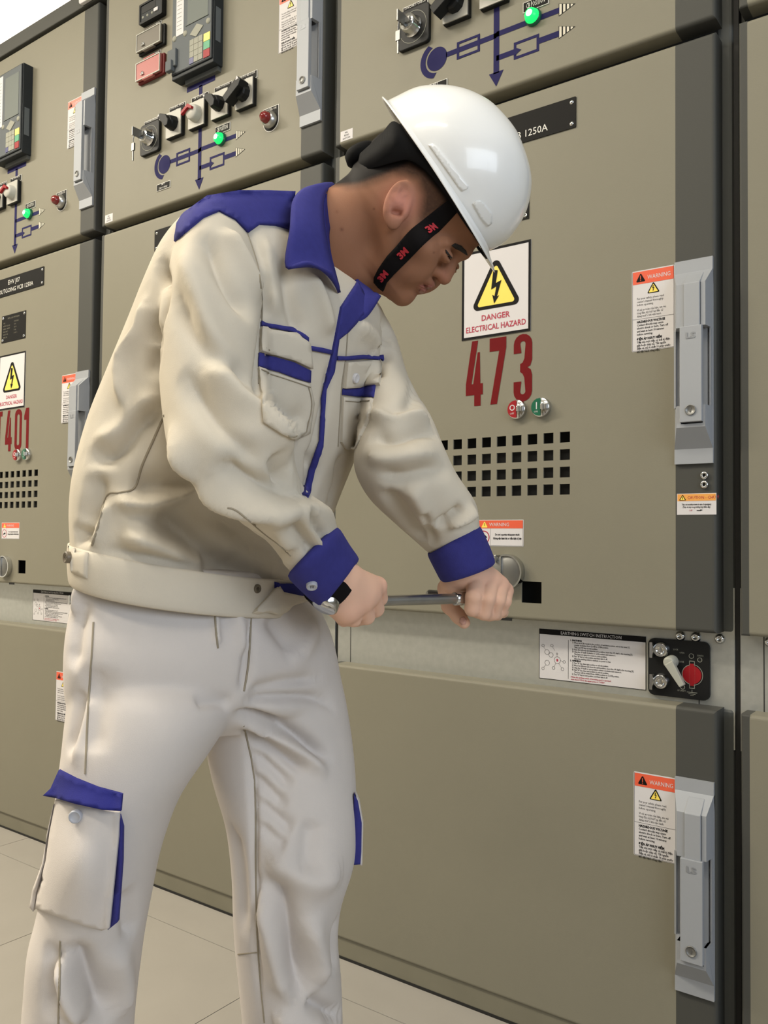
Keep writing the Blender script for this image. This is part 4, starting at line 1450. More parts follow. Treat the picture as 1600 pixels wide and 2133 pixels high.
class Field:
    def __init__(s, lo, hi, h):
        s.lo, s.h = np.array(lo, np.float32), h
        s.n = np.ceil((np.array(hi) - np.array(lo)) / h).astype(int) + 1
        s.f = np.full(tuple(s.n), 0.05, np.float32)

    def sub(s, lo, hi):
        a = np.clip(np.floor((np.array(lo) - s.lo) / s.h).astype(int), 0, s.n - 1)
        b = np.clip(np.ceil((np.array(hi) - s.lo) / s.h).astype(int) + 1, 1, s.n)
        if (b <= a).any(): return None
        ax = [s.lo[i] + s.h * np.arange(a[i], b[i], dtype=np.float32) for i in range(3)]
        return tuple(slice(a[i], b[i]) for i in range(3)), np.meshgrid(*ax, indexing='ij', sparse=True)

    def put(s, lo, hi, fn, k, cut=False):
        pad = k + 3 * s.h
        r = s.sub(np.array(lo) - pad, np.array(hi) + pad)
        if r is None: return
        sl, (X, Y, Z) = r
        d = fn(X, Y, Z).astype(np.float32)
        s.f[sl] = -smin(-s.f[sl], d, k) if cut else smin(s.f[sl], d, k)

    def cone(s, a, b, ra, rb, k=0.004):
        a, b = np.array(a, np.float32), np.array(b, np.float32)
        ab = b - a
        L2 = float(ab @ ab) + 1e-12
        m_ = max(ra, rb)

        def fn(X, Y, Z):
            t = np.clip(((X - a[0]) * ab[0] + (Y - a[1]) * ab[1] + (Z - a[2]) * ab[2]) / L2, 0, 1)
            return np.sqrt((X - a[0] - t * ab[0]) ** 2 + (Y - a[1] - t * ab[1]) ** 2 + (Z - a[2] - t * ab[2]) ** 2) - (ra + (rb - ra) * t)
        s.put(np.minimum(a, b) - m_, np.maximum(a, b) + m_, fn, k)

    def ell(s, c, axes, rad, k=0.004, cut=False):
        c = np.array(c, np.float32)
        A = np.array(axes, np.float32)
        R = np.array(rad, np.float32)
        m_ = R.max()

        def fn(X, Y, Z):
            q = [((X - c[0]) * A[i][0] + (Y - c[1]) * A[i][1] + (Z - c[2]) * A[i][2]) / R[i] for i in range(3)]
            l = np.sqrt(q[0] ** 2 + q[1] ** 2 + q[2] ** 2)
            g = np.sqrt((q[0] / R[0]) ** 2 + (q[1] / R[1]) ** 2 + (q[2] / R[2]) ** 2) + 1e-9
            return l * (l - 1) / g
        s.put(c - m_, c + m_, fn, k, cut)

    def mesh(s):
        """surface nets"""
        f = s.f
        ins = f < 0
        cnt = np.zeros(tuple(s.n - 1), np.int8)
        for dx in (0, 1):
            for dy in (0, 1):
                for dz in (0, 1):
                    cnt += ins[dx:s.n[0] - 1 + dx, dy:s.n[1] - 1 + dy, dz:s.n[2] - 1 + dz]
        act = (cnt > 0) & (cnt < 8)
        idx = np.argwhere(act)
        ids = np.full(act.shape, -1, np.int32)
        ids[act] = np.arange(len(idx))
        val = {}
        for dx in (0, 1):
            for dy in (0, 1):
                for dz in (0, 1):
                    val[dx, dy, dz] = f[idx[:, 0] + dx, idx[:, 1] + dy, idx[:, 2] + dz]
        acc = np.zeros((len(idx), 3), np.float32)
        num = np.zeros(len(idx), np.float32)
        for ax in range(3):
            for u in (0, 1):
                for v in (0, 1):
                    a = [0, 0, 0]
                    o = [i for i in range(3) if i != ax]
                    a[o[0]], a[o[1]] = u, v
                    b = list(a)
                    b[ax] = 1
                    fa, fb = val[tuple(a)], val[tuple(b)]
                    x = (fa < 0) != (fb < 0)
                    t = np.where(x, fa / (fa - fb + 1e-12), 0)
                    p = np.tile(np.array(a, np.float32), (len(idx), 1))
                    p[:, ax] += t
                    acc[x] += p[x]
                    num[x] += 1
        vs = s.lo + s.h * (idx + acc / np.maximum(num, 1)[:, None])
        fs = []
        for ax in range(3):
            o = [(ax + 1) % 3, (ax + 2) % 3]
            sl0 = [slice(None)] * 3
            sl1 = [slice(None)] * 3
            sl0[ax] = slice(0, -1)
            sl1[ax] = slice(1, None)
            A, B = ins[tuple(sl0)], ins[tuple(sl1)]
            e = np.argwhere(A != B)
            ok = (e[:, o[0]] > 0) & (e[:, o[1]] > 0) & (e[:, o[0]] < s.n[o[0]] - 1) & (e[:, o[1]] < s.n[o[1]] - 1)
            e = e[ok]
            fl = A[tuple(e.T)]
            q = []
            for d0, d1 in ((-1, -1), (0, -1), (0, 0), (-1, 0)):
                c = e.copy()
                c[:, o[0]] += d0
                c[:, o[1]] += d1
                q.append(ids[c[:, 0], c[:, 1], c[:, 2]])
            q = np.stack(q, 1)
            q[~fl] = q[~fl][:, ::-1]
            fs.append(q)
        fs = np.concatenate(fs)
        fs = fs[(fs >= 0).all(1)]
        a, b, c = vs[fs[:, 0]], vs[fs[:, 1]], vs[fs[:, 2]]
        if np.einsum('ij,ij->i', a - vs.mean(0), np.cross(b - a, c - a)).sum() < 0: fs = fs[:, ::-1]
        return vs, fs


def abc(u, v, d):
    """camera-frame metres: right, up, distance"""
    return np.array(((u - 800) / F_PX * d, -(v - 1066.5) / F_PX * d, d), np.float32)


def to_world(a):
    M3 = np.array((RT[:], UP[:], FW[:]), np.float64)
    return np.asarray(a, np.float64) @ M3 + V3(CAM)

# ------------------------------------------------------------------ jacket and trousers
cloth2 = mat('pale_beige_trousers', (208, 201, 196), 0.9, noise=0.035, nscale=9, bump=0.35, bscale=1100, spec=0.15, bdist=0.0005)  # slightly paler, cooler beige than the jacket cloth
cloth = mat('beige_workwear', (206, 197, 181), 0.9, noise=0.035, nscale=14, bump=0.35, bscale=1100, spec=0.15, bdist=0.0005)
M['cloth'] = cloth
worker = tag(empty('person', (0, 0, 0)), 'man in beige and blue workwear bending forward to turn a steel crank', 'person')

jb = MB()
loft(jb, [  # trunk from hem to neck
    (167, 1195, 640, 1262, 1.03, 1.17, 0.150),
    (166, 1130, 648, 1200, 1.03, 1.18, 0.158),
    (164, 1060, 678, 1120, 1.03, 1.19, 0.165),
    (172, 985, 706, 1040, 1.03, 1.19, 0.168),
    (199, 880, 742, 950, 1.03, 1.19, 0.165),
    (238, 780, 768, 860, 1.02, 1.19, 0.160),
    (278, 680, 792, 775, 1.01, 1.19, 0.152),
    (312, 590, 808, 705, 1.00, 1.19, 0.142),
    (345, 515, 800, 655, 1.00, 1.19, 0.126),
    (392, 458, 770, 622, 1.00, 1.18, 0.108),
    (450, 424, 728, 614, 1.01, 1.16, 0.090),
    (530, 412, 688, 600, 1.04, 1.14, 0.072),
    (600, 408, 655, 560, 1.07, 1.12, 0.058),
], p=2.15)
loft(jb, [  # sleeve on the near side
    (418, 442, 480, 446, 0.985, 0.985, 0.035),
    (390, 480, 520, 492, 0.970, 0.965, 0.066),
    (356, 570, 545, 585, 0.950, 0.945, 0.076),
    (336, 680, 552, 690, 0.930, 0.925, 0.078),
    (338, 790, 552, 795, 0.915, 0.910, 0.077),
    (346, 880, 575, 862, 0.900, 0.895, 0.076),
    (362, 955, 607, 905, 0.890, 0.885, 0.074),
    (420, 1016, 615, 968, 0.890, 0.895, 0.070),
    (490, 1076, 640, 1022, 0.905, 0.915, 0.064),
    (552, 1135, 690, 1058, 0.930, 0.940, 0.058),
    (606, 1190, 702, 1098, 0.950, 0.965, 0.052),
    (630, 1215, 712, 1128, 0.960, 0.975, 0.040),
])
loft(jb, [  # sleeve on the far side
    (700, 600, 790, 640, 1.22, 1.23, 0.060),
    (735, 690, 826, 705, 1.20, 1.22, 0.070),
    (752, 790, 852, 790, 1.16, 1.18, 0.072),
    (752, 870, 898, 868, 1.12, 1.13, 0.070),
    (736, 962, 922, 925, 1.09, 1.10, 0.068),
    (764, 1032, 950, 985, 1.10, 1.11, 0.066),
    (820, 1088, 990, 1045, 1.13, 1.13, 0.060),
    (868, 1130, 998, 1085, 1.15, 1.15, 0.054),
    (895, 1155, 1000, 1110, 1.155, 1.155, 0.046),
])
jk = remesh(jb, 0.0037, 9)

tb = MB()
loft(tb, [
    (170, 1150, 630, 1190, 1.03, 1.16, 0.112),
    (166, 1230, 655, 1250, 1.02, 1.17, 0.126),
    (152, 1320, 688, 1320, 1.01, 1.18, 0.142),
    (148, 1400, 706, 1392, 1.01, 1.19, 0.140),
    (152, 1455, 712, 1450, 1.02, 1.19, 0.125),
    (180, 1500, 690, 1500, 1.04, 1.19, 0.085),
], p=2.2)
loft(tb, [  # near leg
    (190, 1330, 420, 1350, 1.03, 1.05, 0.060),
    (160, 1400, 480, 1420, 1.015, 1.03, 0.098),
    (150, 1470, 490, 1478, 1.01, 1.02, 0.108),
    (141, 1560, 436, 1568, 1.005, 1.00, 0.104),
    (128, 1660, 372, 1664, 1.00, 0.985, 0.096),
    (108, 1770, 332, 1772, 1.00, 0.980, 0.088),
    (90, 1880, 312, 1868, 1.00, 0.985, 0.082),
    (70, 1960, 296, 1955, 1.00, 0.99, 0.080),
    (62, 2050, 284, 2045, 1.01, 1.00, 0.080),
    (56, 2140, 274, 2140, 1.02, 1.01, 0.080),
    (52, 2350, 262, 2350, 1.03, 1.02, 0.076),
    (56, 2600, 256, 2600, 1.04, 1.03, 0.078),
    (58, 2700, 258, 2700, 1.04, 1.03, 0.080),
])
loft(tb, [  # far leg
    (500, 1330, 640, 1340, 1.13, 1.17, 0.060),
    (450, 1390, 698, 1390, 1.13, 1.18, 0.094),
    (440, 1450, 716, 1440, 1.14, 1.18, 0.102),
    (432, 1540, 732, 1530, 1.15, 1.17, 0.100),
    (446, 1620, 741, 1620, 1.14, 1.16, 0.098),
    (472, 1710, 743, 1720, 1.13, 1.14, 0.094),
    (484, 1810, 738, 1800, 1.12, 1.13, 0.088),
    (487, 1890, 712, 1885, 1.12, 1.13, 0.084),
    (491, 1960, 704, 1960, 1.13, 1.14, 0.082),
    (500, 2050, 711, 2050, 1.14, 1.15, 0.082),
    (508, 2135, 714, 2140, 1.16, 1.16, 0.082),
    (520, 2300, 715, 2300, 1.18, 1.18, 0.078),
    (530, 2480, 712, 2480, 1.20, 1.20, 0.080),
    (532, 2530, 712, 2530, 1.20, 1.20, 0.080),
])
tr = remesh(tb, 0.0037, 9)
R_, V_ = 1, -1
jf = [
    # near sleeve
    ([(392, 478), (412, 600), (440, 705), (525, 825)], 0.016, 0.010, 0.4),
    ([(366, 590), (400, 690), (452, 752), (540, 815)], 0.013, -0.009, -0.4),
    ([(424, 475), (470, 575), (530, 668)], 0.013, -0.008, 0.3),
    ([(470, 470), (515, 560), (545, 630)], 0.012, 0.007, 0.3),
    ([(378, 760), (440, 850), (520, 930), (590, 965)], 0.016, -0.008, 0.4),
    ([(420, 740), (500, 830), (590, 905), (612, 960)], 0.015, 0.009, 0.5),
    ([(352, 860), (372, 915), (436, 1005), (520, 1046), (610, 1056), (680, 1050)], 0.015, 0.012, 0.5),
    ([(440, 950), (520, 1000), (600, 1018), (650, 1020)], 0.015, -0.011, 0.3),
    ([(575, 945), (592, 975), (612, 990)], 0.010, -0.012, 0.4),
    ([(606, 1080), (632, 1115), (660, 1152)], 0.007, -0.007, 0.5),
    ([(640, 1062), (662, 1092), (684, 1132)], 0.007, -0.008, 0.5),
    ([(622, 1070), (650, 1110), (672, 1142)], 0.007, 0.005, 0.0),
    ([(450, 1060), (510, 1100), (580, 1150), (612, 1180)], 0.010, -0.004, 0.3),
    ([(560, 1062), (590, 1110), (610, 1150)], 0.012, 0.005, 0.3),
    # back and side of the trunk
    ([(337, 520), (345, 600), (330, 690)], 0.010, -0.010, 0.4),
    ([(305, 600), (300, 680), (262, 745), (258, 800), (274, 875)], 0.010, 0.007, 0.6),
    ([(318, 640), (330, 720), (320, 800)], 0.013, -0.009, 0.2),
    ([(170, 945), (232, 938), (285, 880), (340, 835)], 0.013, -0.010, 0.5),
    ([(190, 905), (240, 905), (290, 850), (330, 800)], 0.013, 0.008, 0.3),
    ([(222, 1034), (300, 1042), (370, 1034), (430, 1018)], 0.012, 0.009, 0.6),
    ([(260, 1008), (330, 1010), (400, 995), (440, 980)], 0.016, -0.010, 0.2),
    ([(300, 1050), (350, 1080), (420, 1130), (500, 1180), (590, 1222)], 0.026, -0.026, 0.5),
    ([(240, 1110), (320, 1128), (400, 1160), (480, 1195)], 0.016, 0.010, 0.3),
    ([(340, 1010), (420, 1060), (520, 1120), (600, 1170)], 0.022, -0.012, 0.2),
    ([(205, 975), (200, 1040), (176, 1105)], 0.014, -0.009, 0.2),
    ([(225, 1040), (212, 1090), (196, 1140)], 0.007, 0.005, 0.5),
    ([(155, 1120), (176, 1112), (192, 1128)], 0.010, -0.009, 0.0),
    ([(230, 1100), (320, 1120), (420, 1165)], 0.014, 0.006, 0.2),
    ([(196, 1142), (300, 1154), (420, 1186), (540, 1228)], 0.007, -0.006, 0.3),
    # chest
    ([(600, 540), (612, 632), (634, 715)], 0.013, -0.007, 0.4),
    ([(552, 482), (560, 595), (585, 670)], 0.013, 0.006, 0.2),
    ([(548, 560), (552, 660), (543, 760), (540, 850)], 0.009, -0.010, 0.3),
    ([(640, 560), (672, 630), (690, 705)], 0.012, 0.007, 0.3),
    ([(560, 850), (600, 870), (640, 860)], 0.014, -0.005, 0.2),
    ([(640, 930), (660, 980), (640, 1040)], 0.011, -0.007, 0.4),
    ([(712, 935), (705, 1000), (680, 1060)], 0.012, -0.006, 0.3),
    ([(690, 740), (676, 850), (650, 960), (634, 1035)], 0.008, -0.006, 0.0),
    ([(792, 660), (812, 700), (800, 748)], 0.012, -0.007, 0.3),
    ([(740, 670), (775, 700), (790, 742)], 0.014, 0.006, 0.2),
    # far sleeve
    ([(822, 722), (800, 748), (786, 790)], 0.010, -0.008, 0.3),
    ([(768, 850), (810, 868), (850, 862), (895, 876)], 0.012, 0.009, 0.5),
    ([(760, 905), (820, 910), (880, 895), (915, 905)], 0.011, -0.008, 0.4),
    ([(748, 935), (800, 950), (870, 942), (920, 945)], 0.012, 0.006, 0.4),
    ([(775, 985), (840, 990), (900, 975), (940, 975)], 0.012, -0.007, 0.4),
    ([(800, 880), (860, 835), (858, 790)], 0.012, -0.007, 0.2),
    ([(800, 1010), (850, 1080), (892, 1140)], 0.014, -0.009, 0.4),
    ([(850, 1000), (885, 1060), (905, 1120)], 0.013, 0.007, 0.3),
    ([(878, 1058), (893, 1085), (905, 1140)], 0.007, -0.007, 0.4),
    ([(900, 1090), (935, 1078), (966, 1052)], 0.008, -0.009, 0.5),
    ([(930, 1092), (965, 1078), (988, 1060)], 0.010, 0.008, 0.2),
    ([(940, 1100), (970, 1094), (994, 1088)], 0.006, -0.004, 0.2),
]
jk = relax(folds(jk, jf), 1)
tf = [
    # folds that fan out from the crotch over the far thigh
    ([(500, 1445), (586, 1420), (680, 1408)], 0.010, -0.006, 0.4),
    ([(500, 1460), (590, 1450), (664, 1452), (704, 1482)], 0.010, -0.008, 0.5),
    ([(480, 1478), (549, 1499), (618, 1527), (700, 1586)], 0.011, -0.013, 0.6),
    ([(500, 1500), (560, 1520), (640, 1570), (690, 1620)], 0.012, 0.008, 0.4),
    ([(500, 1515), (563, 1552), (645, 1608)], 0.009, -0.009, 0.5),
    ([(520, 1560), (560, 1590), (620, 1640)], 0.009, -0.007, 0.5),
    ([(528, 1608), (560, 1640), (605, 1680)], 0.009, -0.006, 0.5),
    ([(532, 1660), (570, 1690), (620, 1730)], 0.010, -0.006, 0.5),
    ([(533, 1710), (575, 1745), (600, 1760)], 0.009, -0.005, 0.4),
    ([(656, 1700), (645, 1770), (630, 1830)], 0.017, -0.006, 0.2),
    ([(540, 1780), (600, 1800), (660, 1830), (725, 1800)], 0.022, 0.008, 0.2),
    ([(530, 1815), (582, 1862), (612, 1945), (625, 2020), (645, 2085)], 0.017, -0.014, 0.5),
    ([(540, 1850), (565, 1930), (590, 2030), (620, 2100)], 0.016, 0.009, 0.3),
    ([(640, 1900), (662, 1980), (676, 2060)], 0.018, 0.009, 0.2),
    ([(640, 2080), (676, 2100), (712, 2112)], 0.011, -0.009, 0.4),
    ([(560, 2110), (620, 2125), (690, 2131)], 0.014, 0.007, 0.3),
    ([(705, 1900), (696, 1960), (700, 2030)], 0.012, -0.005, 0.2),
    ([(507, 1500), (530, 1624), (533, 1809), (537, 1971), (551, 2128)], 0.007, -0.004, 0.9),
    ([(480, 1700), (500, 1820), (505, 1960)], 0.014, -0.006, 0.2),
    # near leg
    ([(176, 1430), (160, 1510), (142, 1580)], 0.012, -0.006, 0.4),
    ([(190, 1430), (172, 1530), (152, 1610)], 0.012, 0.0035, 0.3),
    ([(178, 1240), (160, 1310), (150, 1400)], 0.014, -0.006, 0.2),
    ([(216, 1380), (204, 1480), (192, 1580)], 0.020, -0.004, 0.2),
    ([(188, 1205), (168, 1240), (155, 1290)], 0.009, 0.006, 0.3),
    ([(262, 1850), (268, 1900), (276, 1960)], 0.012, -0.007, 0.2),
    ([(128, 1985), (146, 2060), (182, 2133)], 0.013, 0.012, 0.4),
    ([(144, 1955), (193, 2040), (240, 2125)], 0.016, -0.012, 0.4),
    ([(110, 1950), (112, 2040), (110, 2133)], 0.012, -0.006, 0.2),
    ([(240, 1960), (262, 2040), (262, 2120)], 0.016, 0.006, 0.2),
    ([(405, 1462), (445, 1460), (484, 1464)], 0.009, -0.004, 0.2),
    ([(448, 1262), (452, 1300), (456, 1350)], 0.006, 0.004, 0.8),
    ([(524, 1290), (518, 1380), (505, 1450)], 0.008, -0.006, 0.4),
    ([(560, 1270), (600, 1330), (640, 1360)], 0.018, -0.007, 0.2),
    ([(660, 1290), (640, 1340), (600, 1380)], 0.016, 0.006, 0.2),
    ([(470, 1250), (500, 1300), (515, 1370)], 0.012, 0.005, 0.2),
]
tr = relax(folds(tr, tf), 1)

smooth_all(jk)
smooth_all(tr)
jk.materials.clear(); jk.materials.append(cloth)
tr.materials.clear(); tr.materials.append(cloth2)
jk.name = 'jacket'; tr.name = 'trousers'
jacket = put('jacket', jk, worker)
trousers = put('trousers', tr, worker)
JB, TB = bvh_of(jk), bvh_of(tr)

# shoes, below the picture
for u, v, d in ((165, 2745, 1.03), (628, 2560, 1.20)):
    c = P(u, v, d)
    toe = (RT * 0.8 - Vector((FW.x, FW.y, 0)) * 0.6).normalized()
    toe.z = 0
    toe.normalize()
    sd = Vector((-toe.y, toe.x, 0))
    sb = MB()
    rows = [(-0.09, 0.036, 0.085), (-0.05, 0.042, 0.10), (0.02, 0.042, 0.085), (0.10, 0.048, 0.062), (0.16, 0.044, 0.050), (0.195, 0.022, 0.036)]
    vs = []
    for a, w_, h_ in rows:
        for k in range(12):
            t = 2 * math.pi * k / 12
            q = Vector((c.x, c.y, 0.0)) + toe * a + sd * (w_ * math.cos(t))
            q.z = max(0.0, h_ * 0.5 + h_ * 0.5 * math.sin(t) if math.sin(t) > 0 else h_ * 0.5 + h_ * 0.7 * math.sin(t))
            q.z += FZ
            vs.append(q)
    fs = [(i * 12 + k, i * 12 + (k + 1) % 12, (i + 1) * 12 + (k + 1) % 12, (i + 1) * 12 + k) for i in range(len(rows) - 1) for k in range(12)]
    fs += [tuple(range(12))[::-1], tuple(range(60, 72))]
    sb.add(vs, fs, True)
    sb.build('shoe', M['blackp'], worker)

# ---- jacket parts
# collar, yoke, pockets, piping, placket
skin_patch('yoke', [(366, 504), (371, 468), (391, 436), (431, 407), (498, 396), (560, 396), (616, 398), (608, 480), (574, 471), (540, 469), (516, 486), (490, 459), (456, 441), (424, 455), (396, 478)], JB, 0.0015, 0.0015, M['blue'], jacket)
for nm, pl in (('piping', [(542, 672), (570, 675), (600, 682), (626, 693), (641, 704), (640, 713), (626, 702), (600, 691), (570, 684), (542, 681)]),
               ('piping', [(643, 720), (668, 724), (688, 729), (688, 738), (668, 734), (643, 729)]),
               ('piping', [(700, 741), (720, 742), (757, 739), (800, 743), (799, 752), (757, 747), (720, 750), (700, 750)])):
    skin_patch(nm, pl, JB, 0.001, 0.0025, M['blue'], jacket, step=7)
fl = skin_patch('pocket_flap', [(541, 686), (575, 688), (610, 697), (641, 715), (646, 768), (610, 751), (570, 740), (540, 735)], JB, 0.003, 0.003, cloth, jacket, step=8)
skin_patch('pocket_lining', [(538, 736), (570, 743), (610, 754), (646, 772), (645, 797), (615, 788), (580, 775), (537, 764)], JB, 0.0005, 0.002, M['blue'], jacket, step=7)
pk = skin_patch('chest_pocket', [(537, 767), (580, 779), (615, 791), (643, 799), (651, 840), (642, 902), (614, 915), (586, 903), (548, 880)], JB, 0.001, 0.003, cloth, jacket, step=9)
fl2 = skin_patch('pocket_flap', [(718, 754), (757, 751), (797, 755), (792, 803), (752, 805), (713, 808)], JB, 0.003, 0.003, cloth, jacket, step=8)
skin_patch('pocket_lining', [(712, 810), (745, 807), (783, 803), (779, 828), (745, 826), (711, 822)], JB, 0.0005, 0.002, M['blue'], jacket, step=7)
pk2 = skin_patch('chest_pocket', [(711, 826), (745, 829), (778, 831), (768, 880), (740, 936), (718, 934), (708, 920)], JB, 0.001, 0.003, cloth, jacket, step=9)
disc('snap_button', 731, 786, JB, 0.0064, 0.0030, M['white'], jacket, lift=0.0065)
skin_patch('placket', [(744, 585), (766, 645), (722, 692), (703, 707), (698, 745), (694, 775), (680, 812), (677, 860), (671, 930), (656, 978), (642, 1038), (630, 1032), (642, 980), (664, 918), (668, 850), (668, 830), (680, 775), (690, 734), (696, 704), (708, 640)], JB, 0.001, 0.0025, M['blue'], jacket, step=7)
seam('front_edge_seam', [(724, 690), (720, 745), (712, 800), (708, 860), (704, 930)], JB, 0.0011, M['thread'], jacket)
for pts in ([(545, 728), (575, 733), (612, 744), (640, 758)], [(541, 774), (580, 785), (642, 806)], [(545, 692), (546, 730)], [(596, 905), (606, 908), (634, 898), (644, 842), (638, 806)], [(718, 800), (755, 797), (790, 795)], [(714, 834), (776, 838)]):
    seam('pocket_stitching', pts, JB, 0.0007, M['thread'], jacket, off=0.0045)
seam('side_seam', [(342, 866), (318, 920), (296, 970), (280, 1016), (250, 1026), (224, 1032), (206, 1090), (192, 1136)], JB, 0.0014, M['thread'], jacket)
seam('armhole_seam', [(515, 486), (538, 560), (546, 640), (541, 720), (539, 800)], JB, 0.0011, M['thread'], jacket)
seam('sleeve_placket', [(474, 1058), (496, 1066), (548, 1110), (580, 1134), (606, 1158)], JB, 0.0010, M['thread'], jacket)
# hem band
hb = MB()
loft(hb, [
    (166, 1128, 640, 1202, 1.03, 1.17, 0.157), (165, 1140, 638, 1214, 1.028, 1.172, 0.160),
    (165, 1170, 640, 1240, 1.027, 1.173, 0.160), (167, 1196, 642, 1266, 1.028, 1.172, 0.159), (169, 1201, 638, 1270, 1.03, 1.17, 0.158)], sub=2, n=96, cap=False)
hem = hb.build('waistband', cloth, jacket)
hsol = hem.modifiers.new('thick', 'SOLIDIFY')
hsol.thickness = 0.004
HB = bvh_of(hem.data)
seam('hem_stitching', [(192, 1142), (280, 1152), (380, 1172), (480, 1203), (535, 1226)], HB, 0.0009, M['thread'], hem, off=0.001)
seam('hem_end_seam', [(190, 1146), (188, 1205)], HB, 0.0012, M['thread'], hem, off=0.001)
skin_patch('waist_tab', [(145, 1134), (168, 1138), (190, 1148), (188, 1203), (160, 1192), (147, 1184)], HB, 0.002, 0.004, cloth, jacket, step=8)
disc('tab_button', 155, 1161, HB, 0.0066, 0.0040, M['buttonb'], jacket, holes=1, lift=0.007)
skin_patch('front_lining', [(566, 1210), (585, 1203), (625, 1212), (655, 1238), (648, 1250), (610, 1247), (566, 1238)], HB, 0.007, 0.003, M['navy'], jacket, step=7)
disc('hem_button', 530, 1226, HB, 0.0055, 0.0035, M['buttonb'], jacket, holes=1, lift=0.003)
skin_patch('hem_corner', [(513, 1283), (540, 1252), (563, 1226), (572, 1240), (610, 1249), (648, 1250), (612, 1262), (560, 1276), (530, 1284)], TB, 0.012, 0.004, cloth, jacket, step=7)
seam('hem_corner_seam', [(516, 1280), (540, 1253), (562, 1229)], HB, 0.0012, M['thread'], jacket, off=0.002)
# cuffs
for nm, rows in (('near', [(610, 1198, 698, 1106, 0.955, 0.965, 0.052), (611, 1203, 704, 1109, 0.957, 0.967, 0.057), (640, 1232, 722, 1138, 0.972, 0.985, 0.050), (664, 1256, 739, 1162, 0.985, 1.000, 0.046), (667, 1259, 740, 1166, 0.987, 1.000, 0.042)]),
                 ('far', [(897, 1153, 992, 1098, 1.150, 1.155, 0.046), (899, 1160, 998, 1105, 1.150, 1.155, 0.049), (910, 1182, 1012, 1135, 1.155, 1.16, 0.047), (921, 1203, 1024, 1166, 1.160, 1.165, 0.045), (925, 1206, 1023, 1171, 1.160, 1.165, 0.041)])):
    cb = MB()
    loft(cb, rows, sub=3, n=40, cap=False)
    cu = cb.build('cuff', M['blue'], jacket)
    so = cu.modifiers.new('thick', 'SOLIDIFY')
    so.thickness = 0.004
    if nm == 'near':
        CB = bvh_of(cu.data)
        disc('cuff_button', 649, 1212, CB, 0.0062, 0.0040, M['button'], cu, holes=1, lift=0.004)
        seam('cuff_edge_seam', [(612, 1203), (640, 1238), (662, 1256)], CB, 0.0008, M['navy'], cu, off=0.0005)

# ---- trouser parts
seam('side_seam', [(195, 1296), (192, 1355), (186, 1440), (182, 1510), (178, 1612)], TB, 0.0013, M['thread'], trousers)
seam('side_seam', [(126, 1960), (124, 2040), (122, 2133)], TB, 0.0013, M['thread'], trousers)
seam('fly_seam', [(523, 1286), (518, 1380), (508, 1440)], TB, 0.0013, M['thread'], trousers)
seam('inner_leg_seam', [(508, 1512), (530, 1624), (533, 1809), (537, 1971), (551, 2130)], TB, 0.0012, M['thread'], trousers)
seam('knee_seam', [(496, 1988), (515, 1986), (536, 1984)], TB, 0.0010, M['thread'], trousers)
seam('pocket_edge', [(447, 1266), (450, 1310), (454, 1350)], TB, 0.0012, M['thread'], trousers)


def pd0(u, v): return 0.884 + (250 - u) * 0.00042 + max(0, (v - 1650)) * 0.00003



def pd(u, v):
    h = cast(TB, u, v)
    return min(pd0(u, v), (h[0] - CAM).dot(FW) - 0.010) if h[0] is not None else pd0(u, v)


cg = skin_patch('cargo_pocket', [(118, 1664), (170, 1677), (220, 1686), (251, 1690), (249, 1740), (240, 1830), (230, 1930), (214, 1935), (180, 1926), (120, 1905), (76, 1889), (82, 1850), (98, 1790), (106, 1730)], TB, 0.0, 0.004, cloth2, trousers, step=10, fallback=lambda u, v: pd(u, v) - 0.018 * math.exp(-((u - 170) / 60) ** 2 - ((v - 1810) / 90) ** 2))
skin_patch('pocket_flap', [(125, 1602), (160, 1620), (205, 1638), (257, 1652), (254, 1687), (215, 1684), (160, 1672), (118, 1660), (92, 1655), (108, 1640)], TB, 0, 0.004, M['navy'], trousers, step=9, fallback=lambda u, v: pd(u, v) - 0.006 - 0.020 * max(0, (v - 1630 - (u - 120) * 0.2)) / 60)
skin_patch('pocket_gusset', [(252, 1694), (259, 1720), (258, 1790), (249, 1915), (228, 1932), (240, 1830), (249, 1740)], TB, 0, 0.006, M['blue'], trousers, step=9, fallback=lambda u, v: pd(u, v) + 0.006)
skin_patch('pocket_side', [(106, 1730), (100, 1790), (84, 1850), (78, 1889), (70, 1880), (76, 1845), (96, 1790), (120, 1668)], TB, 0, 0.012, cloth2, trousers, step=9, fallback=lambda u, v: pd(u, v) + 0.012)
q = P(158, 1700, pd(158, 1700) - 0.012)
sbm = MB().lathe([(0.0001, -0.003), (0.0048, -0.003), (0.0058, -0.0045), (0.0068, -0.003), (0.0070, 0.001)], 0, 0, 20)
sbm.v = [tuple(q + RT * a + UP * c + FW * b) for a, b, c in sbm.v]
sbm.build('snap_button', M['button'], trousers)
skin_patch('far_pocket', [(738, 1650), (746, 1664), (754, 1710), (753, 1770), (751, 1794), (734, 1796), (736, 1720)], TB, 0, 0.010, M['blue'], trousers, step=8, fallback=lambda u, v: 1.135)
skin_patch('far_pocket_edge', [(742, 1648), (749, 1664), (757, 1710), (755, 1795), (750, 1795), (752, 1712), (744, 1668)], TB, 0, 0.012, cloth2, trousers, step=6, fallback=lambda u, v: 1.14)

